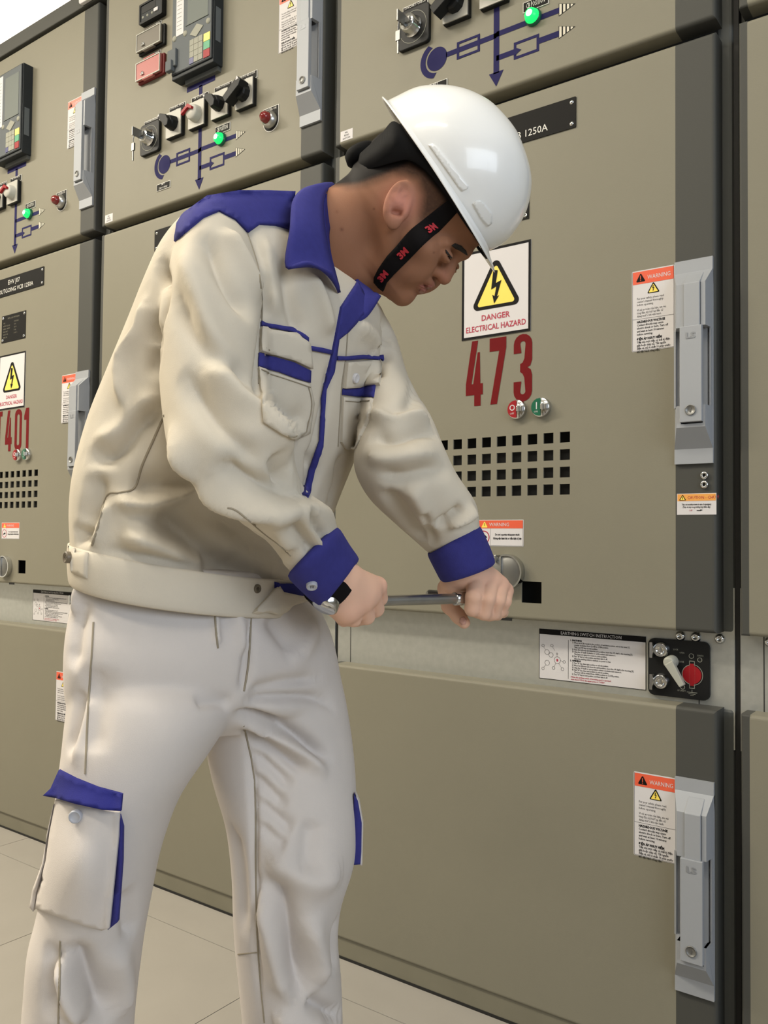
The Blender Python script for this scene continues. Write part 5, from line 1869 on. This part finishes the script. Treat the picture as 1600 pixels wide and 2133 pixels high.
# ---- collar
ribbon('collar', [(698, 392, 1.165), (690, 392, 1.13), (678, 402, 1.09), (672, 430, 1.045), (676, 480, 1.015), (688, 540, 1.010), (700, 582, 1.02), (707, 610, 1.03)],
       [(690, 384, 1.17), (660, 387, 1.10), (628, 398, 1.04), (608, 425, 1.000), (604, 478, 0.965), (596, 555, 0.955), (640, 546, 0.955), (690, 566, 0.985)], M['blue'], jacket, 0.004, bulge=0.008)
ribbon('collar_stand', [(700, 394, 1.16), (690, 394, 1.135), (679, 404, 1.095), (673, 432, 1.05), (677, 482, 1.02), (689, 542, 1.015), (702, 584, 1.025)],
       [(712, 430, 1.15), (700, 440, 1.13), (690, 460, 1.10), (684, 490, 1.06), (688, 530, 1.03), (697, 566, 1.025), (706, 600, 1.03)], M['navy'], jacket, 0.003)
ribbon('collar', [(744, 580, 1.115), (752, 590, 1.10), (768, 602, 1.10), (778, 612, 1.11)], [(716, 648, 1.06), (738, 668, 1.06), (762, 662, 1.07), (792, 618, 1.10)], M['blue'], jacket, 0.004, bulge=0.006)

# ------------------------------------------------------------------ head, neck and hands
HD = 1.12
KP = HD / F_PX
PSI = math.radians(7)
cp_, sp_ = math.cos(PSI), math.sin(PSI)
RHO = math.radians(12)                                     # the head leans a little towards the camera
HX0 = np.array((0.78, 0.626, 0.0))                         # chin to crown
HN = np.array((0.626 * cp_, -0.78 * cp_, -sp_))            # the way the face looks
HL0 = np.array((0.626 * sp_, -0.78 * sp_, cp_))            # away from the camera
HX = HX0 * math.cos(RHO) - HL0 * math.sin(RHO)
HL = HL0 * math.cos(RHO) + HX0 * math.sin(RHO)
HO = abc(852, 626, HD).astype(np.float64)


def onplane(u, v, l, O=HO, N=HL):
    """point of the picture ray that lies l metres off the middle plane of the head"""
    d = np.array(((u - 800) / F_PX, -(v - 1066.5) / F_PX, 1.0))
    return d * ((O @ N + l) / (d @ N))


def hp(h, n, l=0.0):
    """profile coordinates on the middle plane plus a step sideways"""
    return onplane(852 + 0.78 * h + 0.626 * n, 626 - 0.626 * h + 0.78 * n, 0.0) + HL * (l * KP)


def hside(u, v, l, s):
    """a spot seen on the near side of the head; s = 1 gives its mirror image"""
    p = onplane(u, v, -l * KP)
    return p + HL * (2 * l * KP) if s > 0 else p


HB_TAB = np.array([  # height, back, front, half width
    (-30, -78, -30, 22), (-22, -96, -16, 40), (-8, -112, -6, 56), (8, -122, -4, 66), (24, -140, -2, 76), (45, -175, -3, 88), (65, -235, -6, 97),
    (85, -272, -9, 103), (105, -284, -13, 106), (125, -291, -18, 108), (145, -296, -14, 110), (165, -298, -5, 111), (190, -295, -2, 112), (215, -286, -8, 109),
    (240, -268, -24, 101), (262, -244, -48, 87), (280, -216, -78, 66), (296, -182, -118, 32)], float)


def head_base(X, Y, Z):
    l = (X - HO[0]) * HL[0] + (Y - HO[1]) * HL[1] + (Z - HO[2]) * HL[2]
    X2, Y2, Z2 = X - HL[0] * l, Y - HL[1] * l, Z - HL[2] * l
    pu = 800 + F_PX * X2 / Z2 - 852
    pv = 1066.5 - F_PX * Y2 / Z2 - 626
    h = 0.78 * pu - 0.626 * pv
    n = 0.626 * pu + 0.78 * pv
    l = l / KP
    hc = np.clip(h, -30, 296)
    nb, nf, w = (np.interp(hc, HB_TAB[:, 0], HB_TAB[:, i]) for i in (1, 2, 3))
    c, a = (nb + nf) / 2, (nf - nb) / 2
    t = (n - c) / a
    ww = w * np.where(t > 0, 1 - 0.16 * np.clip(t, 0, 1) ** 2, 1.0)
    r = (np.abs(t) ** 2.25 + np.abs(l / ww) ** 2.25) ** (1 / 2.25)
    d = (r - 1) * np.minimum(a, ww) * 0.9
    over = np.maximum(np.maximum(-30 - h, h - 296), 0)
    return np.where(over > 0, np.sqrt(np.maximum(d, 0) ** 2 + over ** 2), d) * KP


vox = 0.0019
hc_ = hp(130, -150)
fld = Field(hc_ - np.array((0.20, 0.28, 0.17)), hc_ + np.array((0.16, 0.14, 0.17)), vox)
fld.put(hc_ - 0.16, hc_ + 0.16, head_base, 0.006)
cone, ell = fld.cone, fld.ell
FR = (HX, HN, HL)
# neck and the shoulders under the collar
cone(hp(60, -190), hp(-60, -190), 0.057, 0.058, 0.02)
cone(hp(-40, -188), hp(-190, -200, 20), 0.058, 0.066, 0.02)
cone(hp(-20, -95), hp(-110, -130), 0.022, 0.028, 0.03)
# nose
cone(hp(136, -14), hp(104, 2), 0.0068, 0.0082, 0.006)
cone(hp(104, 1), hp(88, 8), 0.0082, 0.0098, 0.004)
for s in (-1, 1):
    ell(hp(84, -8, s * 15), FR, (0.0075, 0.010, 0.0070), 0.004)
    ell(hp(79, -3, s * 8), FR, (0.0022, 0.0040, 0.0028), 0.002, True)
# lips, chin, cheeks, brow
ell(hp(56, 0), FR, (0.0062, 0.0062, 0.0190), 0.004)
ell(hp(36, -2), FR, (0.0066, 0.0062, 0.0165), 0.004)
ell(hp(45.5, 9), FR, (0.0009, 0.0075, 0.020), 0.003, True)
ell(hp(22, 4), FR, (0.0060, 0.0050, 0.016), 0.006, True)
ell(hp(-2, -16), FR, (0.0150, 0.0130, 0.0180), 0.010)
for s in (-1, 1):
    ell(hp(92, -50, s * 72), FR, (0.018, 0.024, 0.020), 0.015)
    ell(hp(58, -30, s * 52), FR, (0.020, 0.018, 0.014), 0.018)
    cone(hp(150, -10, s * 14), hside(930, 508, 60, s), 0.0075, 0.0040, 0.014)
    ell(hside(945, 532, 38, s), FR, (0.0072, 0.0085, 0.0130), 0.009, True)
    ell(hside(930, 534, 42, s), FR, (0.0080, 0.0088, 0.0125), 0.006)
    ell(hside(938, 540, 43, s), FR, (0.0013, 0.0055, 0.0120), 0.002, True)
# ears
EL = np.array((0.38, 0.92, 0.0))
EL = EL - HL * (EL @ HL)
EL = EL / np.linalg.norm(EL)
for s in (-1, 1):
    out = HL * s
    back = np.cross(EL, out)
    back = back if back @ HN < 0 else -back
    tilt = out * math.cos(0.40) - back * math.sin(0.40)      # face of the ear turned forward
    wid = np.cross(EL, tilt)
    wid = wid if wid @ HN > 0 else -wid
    A = (EL, wid, tilt)
    c = hside(829, 424, 115, s)
    ell(c, A, (0.0290, 0.0168, 0.0062), 0.004)
    ell(c + EL * 0.0085 + tilt * 0.0052, A, (0.0195, 0.0120, 0.0046), 0.0025, True)
    ell(c - EL * 0.006 + tilt * 0.003 + wid * 0.002, A, (0.0125, 0.0085, 0.0085), 0.003, True)
    cone(c + EL * 0.017 - wid * 0.005 + tilt * 0.001, c - EL * 0.012 - wid * 0.0085 + tilt * 0.001, 0.0030, 0.0032, 0.003)
    cone(c + EL * 0.013 + wid * 0.004 + tilt * 0.000, c + EL * 0.004 - wid * 0.008 + tilt * 0.001, 0.0024, 0.0030, 0.003)
    ell(c - EL * 0.007 + wid * 0.0125, A, (0.0065, 0.0040, 0.0042), 0.003)
    ell(c - EL * 0.0225 + wid * 0.003, A, (0.0095, 0.0085, 0.0052), 0.004)
    cone(c - tilt * 0.014, c - tilt * 0.002, 0.012, 0.008, 0.006)
hv, hf = fld.mesh()

# hands ------------------------------------------------


def hand(lo, hi, bones, cuts=()):
    f = Field(lo, hi, 0.0014)
    for (u0, v0, d0, r0), (u1, v1, d1, r1), k in bones:
        f.cone(abc(u0, v0, d0), abc(u1, v1, d1), r0, r1, k)
    return f.mesh()


def box_of(pts, pad=0.03):
    q = np.array([abc(*p[:3]) for p in pts])
    return q.min(0) - pad, q.max(0) + pad


def finger(pts, k=0.0022):
    return [(pts[i], pts[i + 1], k) for i in range(len(pts) - 1)]


# near hand (his right) closed on the grip of the crank
NW = (706, 1206, 0.985, 0.0235)
near = [((668, 1162, 0.965, 0.030), NW, 0.01)]
nm = [(786, 1221, 1.030, 0.0118), (772, 1239, 1.012, 0.0122), (752, 1256, 0.998, 0.0118), (730, 1269, 0.988, 0.0108)]
for i, mcp in enumerate(nm):
    a = (NW[0] + (mcp[0] - NW[0]) * 0.15, NW[1] + 4 + i * 6 - 8, 0.985 + i * 0.002, 0.016)
    near.append((a, mcp, 0.012))
near += [((715, 1225, 0.990, 0.021), (750, 1240, 1.005, 0.018), 0.012), ((690, 1240, 0.990, 0.020), (715, 1266, 0.990, 0.016), 0.012), ((700, 1232, 1.0, 0.02), (722, 1272, 0.995, 0.013), 0.012)]
NF = []
NF.append([nm[0], (791, 1246, 1.050, 0.0098), (770, 1262, 1.062, 0.0090), (748, 1258, 1.058, 0.0080)])
NF.append([nm[1], (783, 1268, 1.036, 0.0102), (760, 1278, 1.050, 0.0092), (738, 1270, 1.048, 0.0080)])
NF.append([nm[2], (764, 1284, 1.018, 0.0098), (742, 1290, 1.034, 0.0088), (722, 1280, 1.034, 0.0076)])
NF.append([nm[3], (737, 1290, 1.002, 0.0088), (716, 1291, 1.016, 0.0080), (702, 1280, 1.018, 0.0070)])
for f_ in NF: near += finger(f_)
near += finger([(712, 1216, 1.005, 0.016), (748, 1222, 1.045, 0.0125), (772, 1236, 1.066, 0.0105), (784, 1250, 1.070, 0.0088)], 0.006)
allp = [b[0] for b in near] + [b[1] for b in near]
nv, nf_ = hand(*box_of(allp), near)

# far hand (his left) round the end of the crank
FWR = (968, 1180, 1.168, 0.0240)
far = [((945, 1140, 1.155, 0.030), FWR, 0.01)]
fm = [(993, 1212, 1.160, 0.0130), (1021, 1212, 1.166, 0.0132), (1041, 1219, 1.176, 0.0125), (1053, 1230, 1.188, 0.0112)]
for i, mcp in enumerate(fm):
    far.append(((FWR[0] + (i - 1.2) * 9, FWR[1] + 8, 1.168 + i * 0.004, 0.0175), mcp, 0.011))
far += [((962, 1196, 1.172, 0.020), (1010, 1214, 1.176, 0.019), 0.012), ((950, 1200, 1.172, 0.017), (940, 1214, 1.175, 0.014), 0.01)]
FF = []
FF.append([fm[0], (987, 1243, 1.138, 0.0112), (984, 1268, 1.142, 0.0104), (1000, 1276, 1.160, 0.0090)])
FF.append([fm[1], (1015, 1247, 1.144, 0.0112), (1008, 1276, 1.150, 0.0104), (1020, 1281, 1.168, 0.0090)])
FF.append([fm[2], (1037, 1250, 1.156, 0.0106), (1028, 1277, 1.164, 0.0098), (1036, 1280, 1.180, 0.0086)])
FF.append([fm[3], (1051, 1252, 1.170, 0.0096), (1044, 1271, 1.178, 0.0088), (1048, 1276, 1.192, 0.0078)])
for f_ in FF: far += finger(f_)
far += finger([(952, 1200, 1.175, 0.0165), (932, 1226, 1.190, 0.0130), (937, 1262, 1.196, 0.0112), (956, 1284, 1.186, 0.0100), (967, 1297, 1.178, 0.0084)], 0.005)
allp = [b[0] for b in far] + [b[1] for b in far]
fv, ff_ = hand(*box_of(allp), far)

# arms and chest inside the clothes join the three
core = MB()
for pts, rad in (([P(560, 560, 1.12), P(440, 520, 1.02), P(440, 740, 0.925), P(450, 950, 0.895), P(600, 1090, 0.94), P(690, 1186, 0.975)], [0.06, 0.04, 0.04, 0.034, 0.024, 0.024]),
                 ([P(560, 560, 1.12), P(730, 650, 1.21), P(800, 800, 1.17), P(830, 930, 1.105), P(890, 1060, 1.13), P(955, 1160, 1.160)], [0.06, 0.026, 0.034, 0.032, 0.022, 0.026]),
                 ([P(640, 560, 1.12), P(580, 620, 1.12), P(480, 900, 1.12), P(420, 1150, 1.10), P(420, 1300, 1.10)], [0.05, 0.055, 0.07, 0.07, 0.06])):
    core.tube(pts, rad, 16)
flip_ = True
V = np.concatenate([to_world(hv), to_world(nv), to_world(fv)])
Fc = np.concatenate([hf, nf_ + len(hv), ff_ + len(hv) + len(nv)])
bme = bpy.data.meshes.new('body')
allv = [tuple(v) for v in V] + core.v
nV = len(V)
bme.from_pydata(allv, [], [tuple(int(i) for i in f) for f in Fc] + [tuple(i + nV for i in f) for f in core.f])
bme.update()
bme = relax(bme, 2)
# skin tones, helmet shade and close-cropped hair as a colour of the surface
co, _ = arrays(bme)
W3 = np.array((RT[:], UP[:], FW[:]))
cam_abc = (co - V3(CAM)) @ W3.T
ll = (cam_abc - HO) @ HL
near_abc = cam_abc - HL[None] * (2 * np.maximum(ll, 0))[:, None]
PU = 800 + F_PX * near_abc[:, 0] / near_abc[:, 2]
PV = 1066.5 - F_PX * near_abc[:, 1] / near_abc[:, 2]


def poly_dist(poly, U, Vv):
    """signed distance, inside positive"""
    p = np.array(poly, float)
    n = len(p)
    ins = np.zeros(len(U), bool)
    dm = np.full(len(U), 1e9)
    for i in range(n):
        a, b = p[i], p[(i + 1) % n]
        c = ((a[1] > Vv) != (b[1] > Vv)) & (U < (b[0] - a[0]) * (Vv - a[1]) / (b[1] - a[1] + 1e-12) + a[0])
        ins ^= c
        ab = b - a
        t = np.clip(((U - a[0]) * ab[0] + (Vv - a[1]) * ab[1]) / (ab @ ab), 0, 1)
        dm = np.minimum(dm, np.hypot(U - a[0] - t * ab[0], Vv - a[1] - t * ab[1]))
    return np.where(ins, dm, -dm)


def Z1(pts): return [(680 + x / 3.478, 160 + y / 3.478) for x, y in pts]


HAIR = Z1([(60, 800), (150, 830), (300, 815), (420, 770), (490, 735), (560, 742), (640, 770), (668, 860), (655, 960), (632, 1080), (690, 1090), (800, 1020), (900, 960), (1010, 960), (1090, 1130), (1300, 900), (1400, 400), (900, 100), (500, 150), (250, 450), (150, 700)])
hd = poly_dist(HAIR, PU, PV)
isH = (PU > 640) & (PV < 640)
dens = np.clip((hd + 2) / 22, 0, 1) * isH
rng = np.random.RandomState(2)
dens = np.clip(dens * (0.92 + 0.16 * rng.rand(len(dens))), 0, 1)
full = np.clip((poly_dist(Z1([(40, 790), (235, 760), (360, 715), (500, 665), (600, 625), (700, 690), (800, 810), (900, 950), (960, 985), (1020, 1060), (1095, 1190), (1300, 900), (1400, 400), (900, 100), (500, 150), (250, 450)]), PU, PV) + 6) / 10, 0, 1) * isH
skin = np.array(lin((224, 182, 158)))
face = np.array(lin((150, 107, 83)))  # tan skin, darkened for the helmet's shade on face and neck
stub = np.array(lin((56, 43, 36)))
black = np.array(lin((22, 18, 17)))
head_shade = np.clip((cam_abc[:, 1] - abc(800, 700, HD)[1]) / 0.03, 0, 1)
base = skin[None] * (1 - head_shade[:, None]) + face[None] * head_shade[:, None]


def blot(cu, cv, r, rgb, amt):
    g = np.exp(-((PU - cu) ** 2 + (PV - cv) ** 2) / r ** 2) * isH * amt
    return g[:, None], np.array(lin(rgb))


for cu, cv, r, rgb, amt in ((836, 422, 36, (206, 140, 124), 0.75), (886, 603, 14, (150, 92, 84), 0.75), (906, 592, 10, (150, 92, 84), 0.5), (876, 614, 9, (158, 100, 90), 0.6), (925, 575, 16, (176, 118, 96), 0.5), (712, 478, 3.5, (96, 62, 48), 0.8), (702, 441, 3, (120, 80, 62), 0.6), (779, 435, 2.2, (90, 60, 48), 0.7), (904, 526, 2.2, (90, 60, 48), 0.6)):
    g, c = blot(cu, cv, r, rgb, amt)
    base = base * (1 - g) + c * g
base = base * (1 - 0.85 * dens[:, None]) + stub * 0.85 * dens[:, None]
base = base * (1 - full[:, None]) + black * full[:, None]
# knuckles and finger tips slightly redder
for hv_, pts in ((0, nm), (1, fm)):
    for p_ in pts:
        w = V3(P(*p_[:3]))
        g = np.exp(-((co - w) ** 2).sum(1) / 0.012 ** 2)[:, None] * 0.35
        base = base * (1 - g) + np.array(lin((214, 140, 122))) * g
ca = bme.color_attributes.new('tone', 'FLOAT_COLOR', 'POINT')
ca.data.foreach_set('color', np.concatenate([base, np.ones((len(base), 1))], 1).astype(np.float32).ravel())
sk = mat('skin', (200, 150, 124), 0.58, bump=0.25, bscale=900, spec=0.12, bdist=0.0004)
nt = sk.node_tree
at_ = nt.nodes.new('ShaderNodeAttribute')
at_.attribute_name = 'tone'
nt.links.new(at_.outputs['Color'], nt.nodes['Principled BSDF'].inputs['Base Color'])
nt.nodes['Principled BSDF'].inputs['Subsurface Weight'].default_value = 0.12
nt.nodes['Principled BSDF'].inputs['Subsurface Radius'].default_value = (0.012, 0.005, 0.003)
bme.materials.clear()
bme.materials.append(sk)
smooth_all(bme)
body = put('body', bme, worker)
BB = bvh_of(bme)


def zz(pts): return Z1(pts)


skin_patch('eyebrow', zz([(905, 1222), (930, 1205), (975, 1222), (1010, 1258), (1022, 1295), (1000, 1280), (965, 1255), (930, 1238)]), BB, 0.0004, 0.0008, M['hair'], body, step=3)
skin_patch('eyelashes', zz([(862, 1252), (885, 1282), (905, 1306), (918, 1318), (906, 1318), (885, 1300), (866, 1275)]), BB, 0.0004, 0.0010, M['lash'], body, step=3)
skin_patch('upper_lip', zz([(668, 1508), (700, 1512), (735, 1512), (768, 1512), (758, 1536), (725, 1538), (695, 1528)]), BB, 0.0002, 0.0004, M['lip'], body, step=3)
skin_patch('lower_lip', zz([(690, 1532), (715, 1542), (712, 1562), (690, 1570), (668, 1562), (672, 1545)]), BB, 0.0002, 0.0004, M['lip'], body, step=3)
skin_patch('thumbnail', [(958, 1288), (966, 1284), (972, 1291), (970, 1300), (963, 1302), (957, 1296)], BB, 0.0002, 0.0006, M['nail'], body, step=3)

# wrist watch between cuff and hand
ax = (P(738, 1240, 1.0) - P(690, 1190, 0.978)).normalized()
wc = P(686, 1220, 0.982)
wx = ax.cross(FW).normalized()
wy = ax.cross(wx)
wt = empty('wristwatch', (0, 0, 0), worker)
wm = MB()
vs = []
nseg = 32
for k in range(nseg):
    a = 2 * math.pi * k / nseg
    for t, rr in ((-0.010, 0.0), (0.010, 0.0), (0.010, 0.003), (-0.010, 0.003)):
        vs.append(wc + ax * t + wx * ((0.0265 + rr) * math.cos(a)) + wy * ((0.0265 + rr) * math.sin(a)))
wm.add(vs, [(k * 4 + j, k * 4 + (j + 1) % 4, ((k + 1) % nseg) * 4 + (j + 1) % 4, ((k + 1) % nseg) * 4 + j) for k in range(nseg) for j in range(4)], False)
wm.build('strap', M['strap'], wt)
cs = P(679, 1258, 0.966)
cm = MB().lathe([(0.0001, -0.006), (0.013, -0.006), (0.0155, -0.004), (0.016, 0.004)], 0, 0, 24)
nrm = (-UP * 0.75 - FW * 0.55 - RT * 0.35).normalized()
ux = nrm.orthogonal().normalized()
uy = nrm.cross(ux)
cm.v = [tuple(cs + ux * a + uy * c - nrm * b) for a, b, c in cm.v]
cm.build('case', M['chrome'], wt)

# ------------------------------------------------------------------ the crank he turns
crank = tag(empty('hand_crank', (0, 0, 0)), 'polished steel crank bar gripped in both of his hands', 'crank')
b0, b1 = P(668, 1255, 1.030), P(970, 1246.5, 1.158)
bd_ = (b1 - b0).normalized()
MB().tube([b0, b0.lerp(b1, 0.5), b1 - bd_ * 0.004], [0.0068, 0.0068, 0.0072], 18).build('bar', M['steel'], crank)
MB().tube([b1 - bd_ * 0.020, b1 - bd_ * 0.019, b1 + bd_ * 0.001, b1 + bd_ * 0.002], [0.0082, 0.0092, 0.0092, 0.0078], 22).build('collar', M['chrome'], crank)
MB().tube([b1 + bd_ * 0.002, b1 + bd_ * 0.055], 0.0060, 14).build('spindle', M['steel'], crank)
w0, w1 = P(893, 1237, 1.235), P(985, 1244, 1.262)
MB().tube([w0 + (w0 - w1).normalized() * 0.003, w0, w1], [0.0035, 0.0062, 0.0062], 14).build('rear_rod', M['dull'], crank)
MB().tube([w1, b1 + bd_ * 0.050], 0.0055, 12).build('web', M['steel'], crank)

# ------------------------------------------------------------------ hard hat
hat = tag(empty('hard_hat', (0, 0, 0)), 'white hard hat with black chin strap on the worker\'s bowed head', 'helmet')
UA, LA = HX0 * 0, HL
OA = abc(914, 375, HD).astype(np.float64)


def kp(f, u, l=0.0):
    if u > 60:
        f += 0.10 * (u - 60)
        u = 60 + (u - 60) * 0.90
    if f > 0: f *= 1 + 0.055 * min(1, max(0, u) / 40)
    return Vector(to_world(onplane(914 + 0.573 * f + 0.82 * u, 375 + 0.82 * f - 0.573 * u, 0.0, OA, LA) + LA * (l * KP)))


UW = (kp(0, 60) - kp(0, 0)).normalized()
FWD = (kp(60, 0) - kp(0, 0)).normalized()
BK = np.array([(0, 178), (16, 175), (76, 167), (130, 143), (164, 116), (191, 80), (201, 30), (203.5, 6)], float)
FT = np.array([(0, 173), (29, 171.5), (54, 168), (99, 151), (130, 133), (151, 114), (172, 92), (187, 65), (201, 18), (203.5, -2)], float)
us = [0, 10, 25, 45, 65, 85, 105, 125, 143, 158, 171, 182, 191, 197, 201]
NS = 64
vs = []
for u in us:
    fb, ff = np.interp(u, BK[:, 0], BK[:, 1]), np.interp(u, FT[:, 0], FT[:, 1])
    w = 163 * max(0.0, 1 - (u / 204.0) ** 2.3) ** (1 / 2.3)
    for k in range(NS):
        a = 2 * math.pi * k / NS
        ca, sa = math.cos(a), math.sin(a)
        e = 2 / 2.15
        x, y = math.copysign(abs(ca) ** e, ca), math.copysign(abs(sa) ** e, sa)
        l = w * y
        f = (ff if x > 0 else fb) * x + (ff - fb) * 0.0
        # low central ridge
        up = 0.0 * math.exp(-(l / 26) ** 4) * min(1, u / 60) if abs(l) < 60 else 0
        vs.append(kp(f * (1 + up / 200), u + (up * u / 204), l))
nr = len(us)
fs = [(i * NS + k, i * NS + (k + 1) % NS, (i + 1) * NS + (k + 1) % NS, (i + 1) * NS + k) for i in range(nr - 1) for k in range(NS)]
vs.append(kp(5, 203))
fs += [((nr - 1) * NS + k, (nr - 1) * NS + (k + 1) % NS, nr * NS) for k in range(NS)]
sh = MB().add(vs, fs, True)
shell = sh.build('shell', M['helmet'], hat)
so = shell.modifiers.new('thick', 'SOLIDIFY')
so.thickness = 0.0028
sb = shell.modifiers.new('sub', 'SUBSURF')
sb.levels = sb.render_levels = 1
# brim: narrow flange all round, long peak at the front
vs = []
NB = 96
for ring_, (g0, du) in enumerate(((0.0, 6), (0.0, 1), (1.0, 0))):
    for k in range(NB):
        a = 2 * math.pi * k / NB
        ca, sa = math.cos(a), math.sin(a)
        e = 2 / 2.15
        x, y = math.copysign(abs(ca) ** e, ca), math.copysign(abs(sa) ** e, sa)
        front = max(0.0, ca) ** 1.6
        back = max(0.0, -ca) ** 2
        g = (7 + 44 * front + 7 * back) * g0
        f = (173 if x > 0 else 178) * x
        drop = (-10 * front - 1 - 2 * (1 - abs(ca))) * g0 + 3 * back * g0
        vs.append(kp(f + g * ca * 0.96, du + drop, (163 + g * 0.72) * y if ring_ == 2 else 163 * y))
fs = [(i * NB + k, i * NB + (k + 1) % NB, (i + 1) * NB + (k + 1) % NB, (i + 1) * NB + k) for i in range(2) for k in range(NB)]
br = MB().add(vs, fs, True).build('brim', M['helmet'], hat)
so = br.modifiers.new('thick', 'SOLIDIFY')
so.thickness = 0.0032
so.offset = 1
sb = br.modifiers.new('sub', 'SUBSURF')
sb.levels = sb.render_levels = 1
SHB = bvh_of(shell.data)
skin_patch('side_rib', zz([(742, 496), (770, 486), (800, 505), (1030, 795), (1022, 810), (985, 828), (960, 800)]), SHB, -0.0012, 0.0028, M['helmet'], hat, step=5)
skin_patch('accessory_slot', zz([(1060, 918), (1080, 898), (1110, 895), (1150, 925), (1200, 990), (1196, 1060), (1170, 1078), (1120, 1020)]), SHB, -0.0012, 0.0028, M['helmet'], hat, step=5)
# harness: wide headband inside the shell, ring closed on the far side
TOPL = catmull(zz([(255, 560), (400, 425), (500, 325), (610, 455), (730, 595), (840, 755), (945, 918), (1095, 1180)]), 6)
BOTL = catmull(zz([(230, 690), (352, 662), (500, 620), (600, 606), (710, 668), (820, 790), (925, 938), (1100, 1206)]), 6)
nT = len(TOPL)
vs = []
for side in (-1, 1):
    rngi = range(nT) if side == -1 else range(nT - 1, -1, -1)
    for i in rngi:
        s = i / (nT - 1)
        w_ = math.sin(math.pi * (0.05 + 0.90 * s)) ** 0.36
        for row, ww in ((TOPL[i], 126), (BOTL[i], 121)):
            uv = row
            vs.append(Vector(to_world(hside(uv[0], uv[1], ww * w_, side))))
n2 = nT * 2
fs = [(2 * i, 2 * ((i + 1) % n2), 2 * ((i + 1) % n2) + 1, 2 * i + 1) for i in range(n2)]
hbnd = MB().add(vs, fs, True).build('headband', M['band'], hat)
so = hbnd.modifiers.new('thick', 'SOLIDIFY')
so.thickness = 0.0025
c0 = P(*zz([(268, 575)])[0], HD - 0.012)
axd = (UW * 0.25 - FWD * 0.9).normalized()
dx = (axd.orthogonal()).normalized()
dy = axd.cross(dx)
dm = MB().lathe([(0.0001, -0.010), (0.020, -0.010), (0.0235, -0.006), (0.0235, 0.004), (0.018, 0.008), (0.012, 0.010)], 0, 0, 28)
dm.v = [tuple(c0 + dx * a + dy * c - axd * b) for a, b, c in dm.v]
dm.build('ratchet_dial', M['band'], hat)
# chin strap with woven letters
strap_poly = zz([(900, 880), (800, 955), (720, 1020), (620, 1112), (530, 1205), (450, 1295), (385, 1390), (354, 1450), (352, 1484), (385, 1520), (418, 1546), (440, 1490), (485, 1440), (540, 1385), (600, 1325), (700, 1222), (800, 1130), (890, 1040), (962, 960), (940, 900)])
skin_patch('chin_strap', strap_poly, BB, 0.0015, 0.0016, M['strap'], hat, step=6)
for (tu, tv), sz, ang in ((zz([(752, 1102)])[0], 13.5, 41), (zz([(566, 1274)])[0], 13.5, 44), (zz([(424, 1436)])[0], 11.5, 50)):
    tvs, tfs = text_geo('3M', sz * 1.45, 'CENTER', 2, 0.9)
    ca, sa = math.cos(math.radians(ang)), math.sin(math.radians(ang))
    out = []
    for a, b in tvs:
        a, b = a * 1.05, b - sz * 0.5
        u, v = tu + a * ca + b * sa * -1 * -1 * 0 - b * sa, tv - a * sa - b * ca
        h = cast(BB, u, v)
        out.append(h[0] + h[1] * (0.0050 if h[1].dot(ray(u, v)) < 0 else -0.0050) if h[0] is not None else P(u, v, HD - 0.07))
    MB().add(out, tfs).build('woven_letters', M['strapred'], hat)
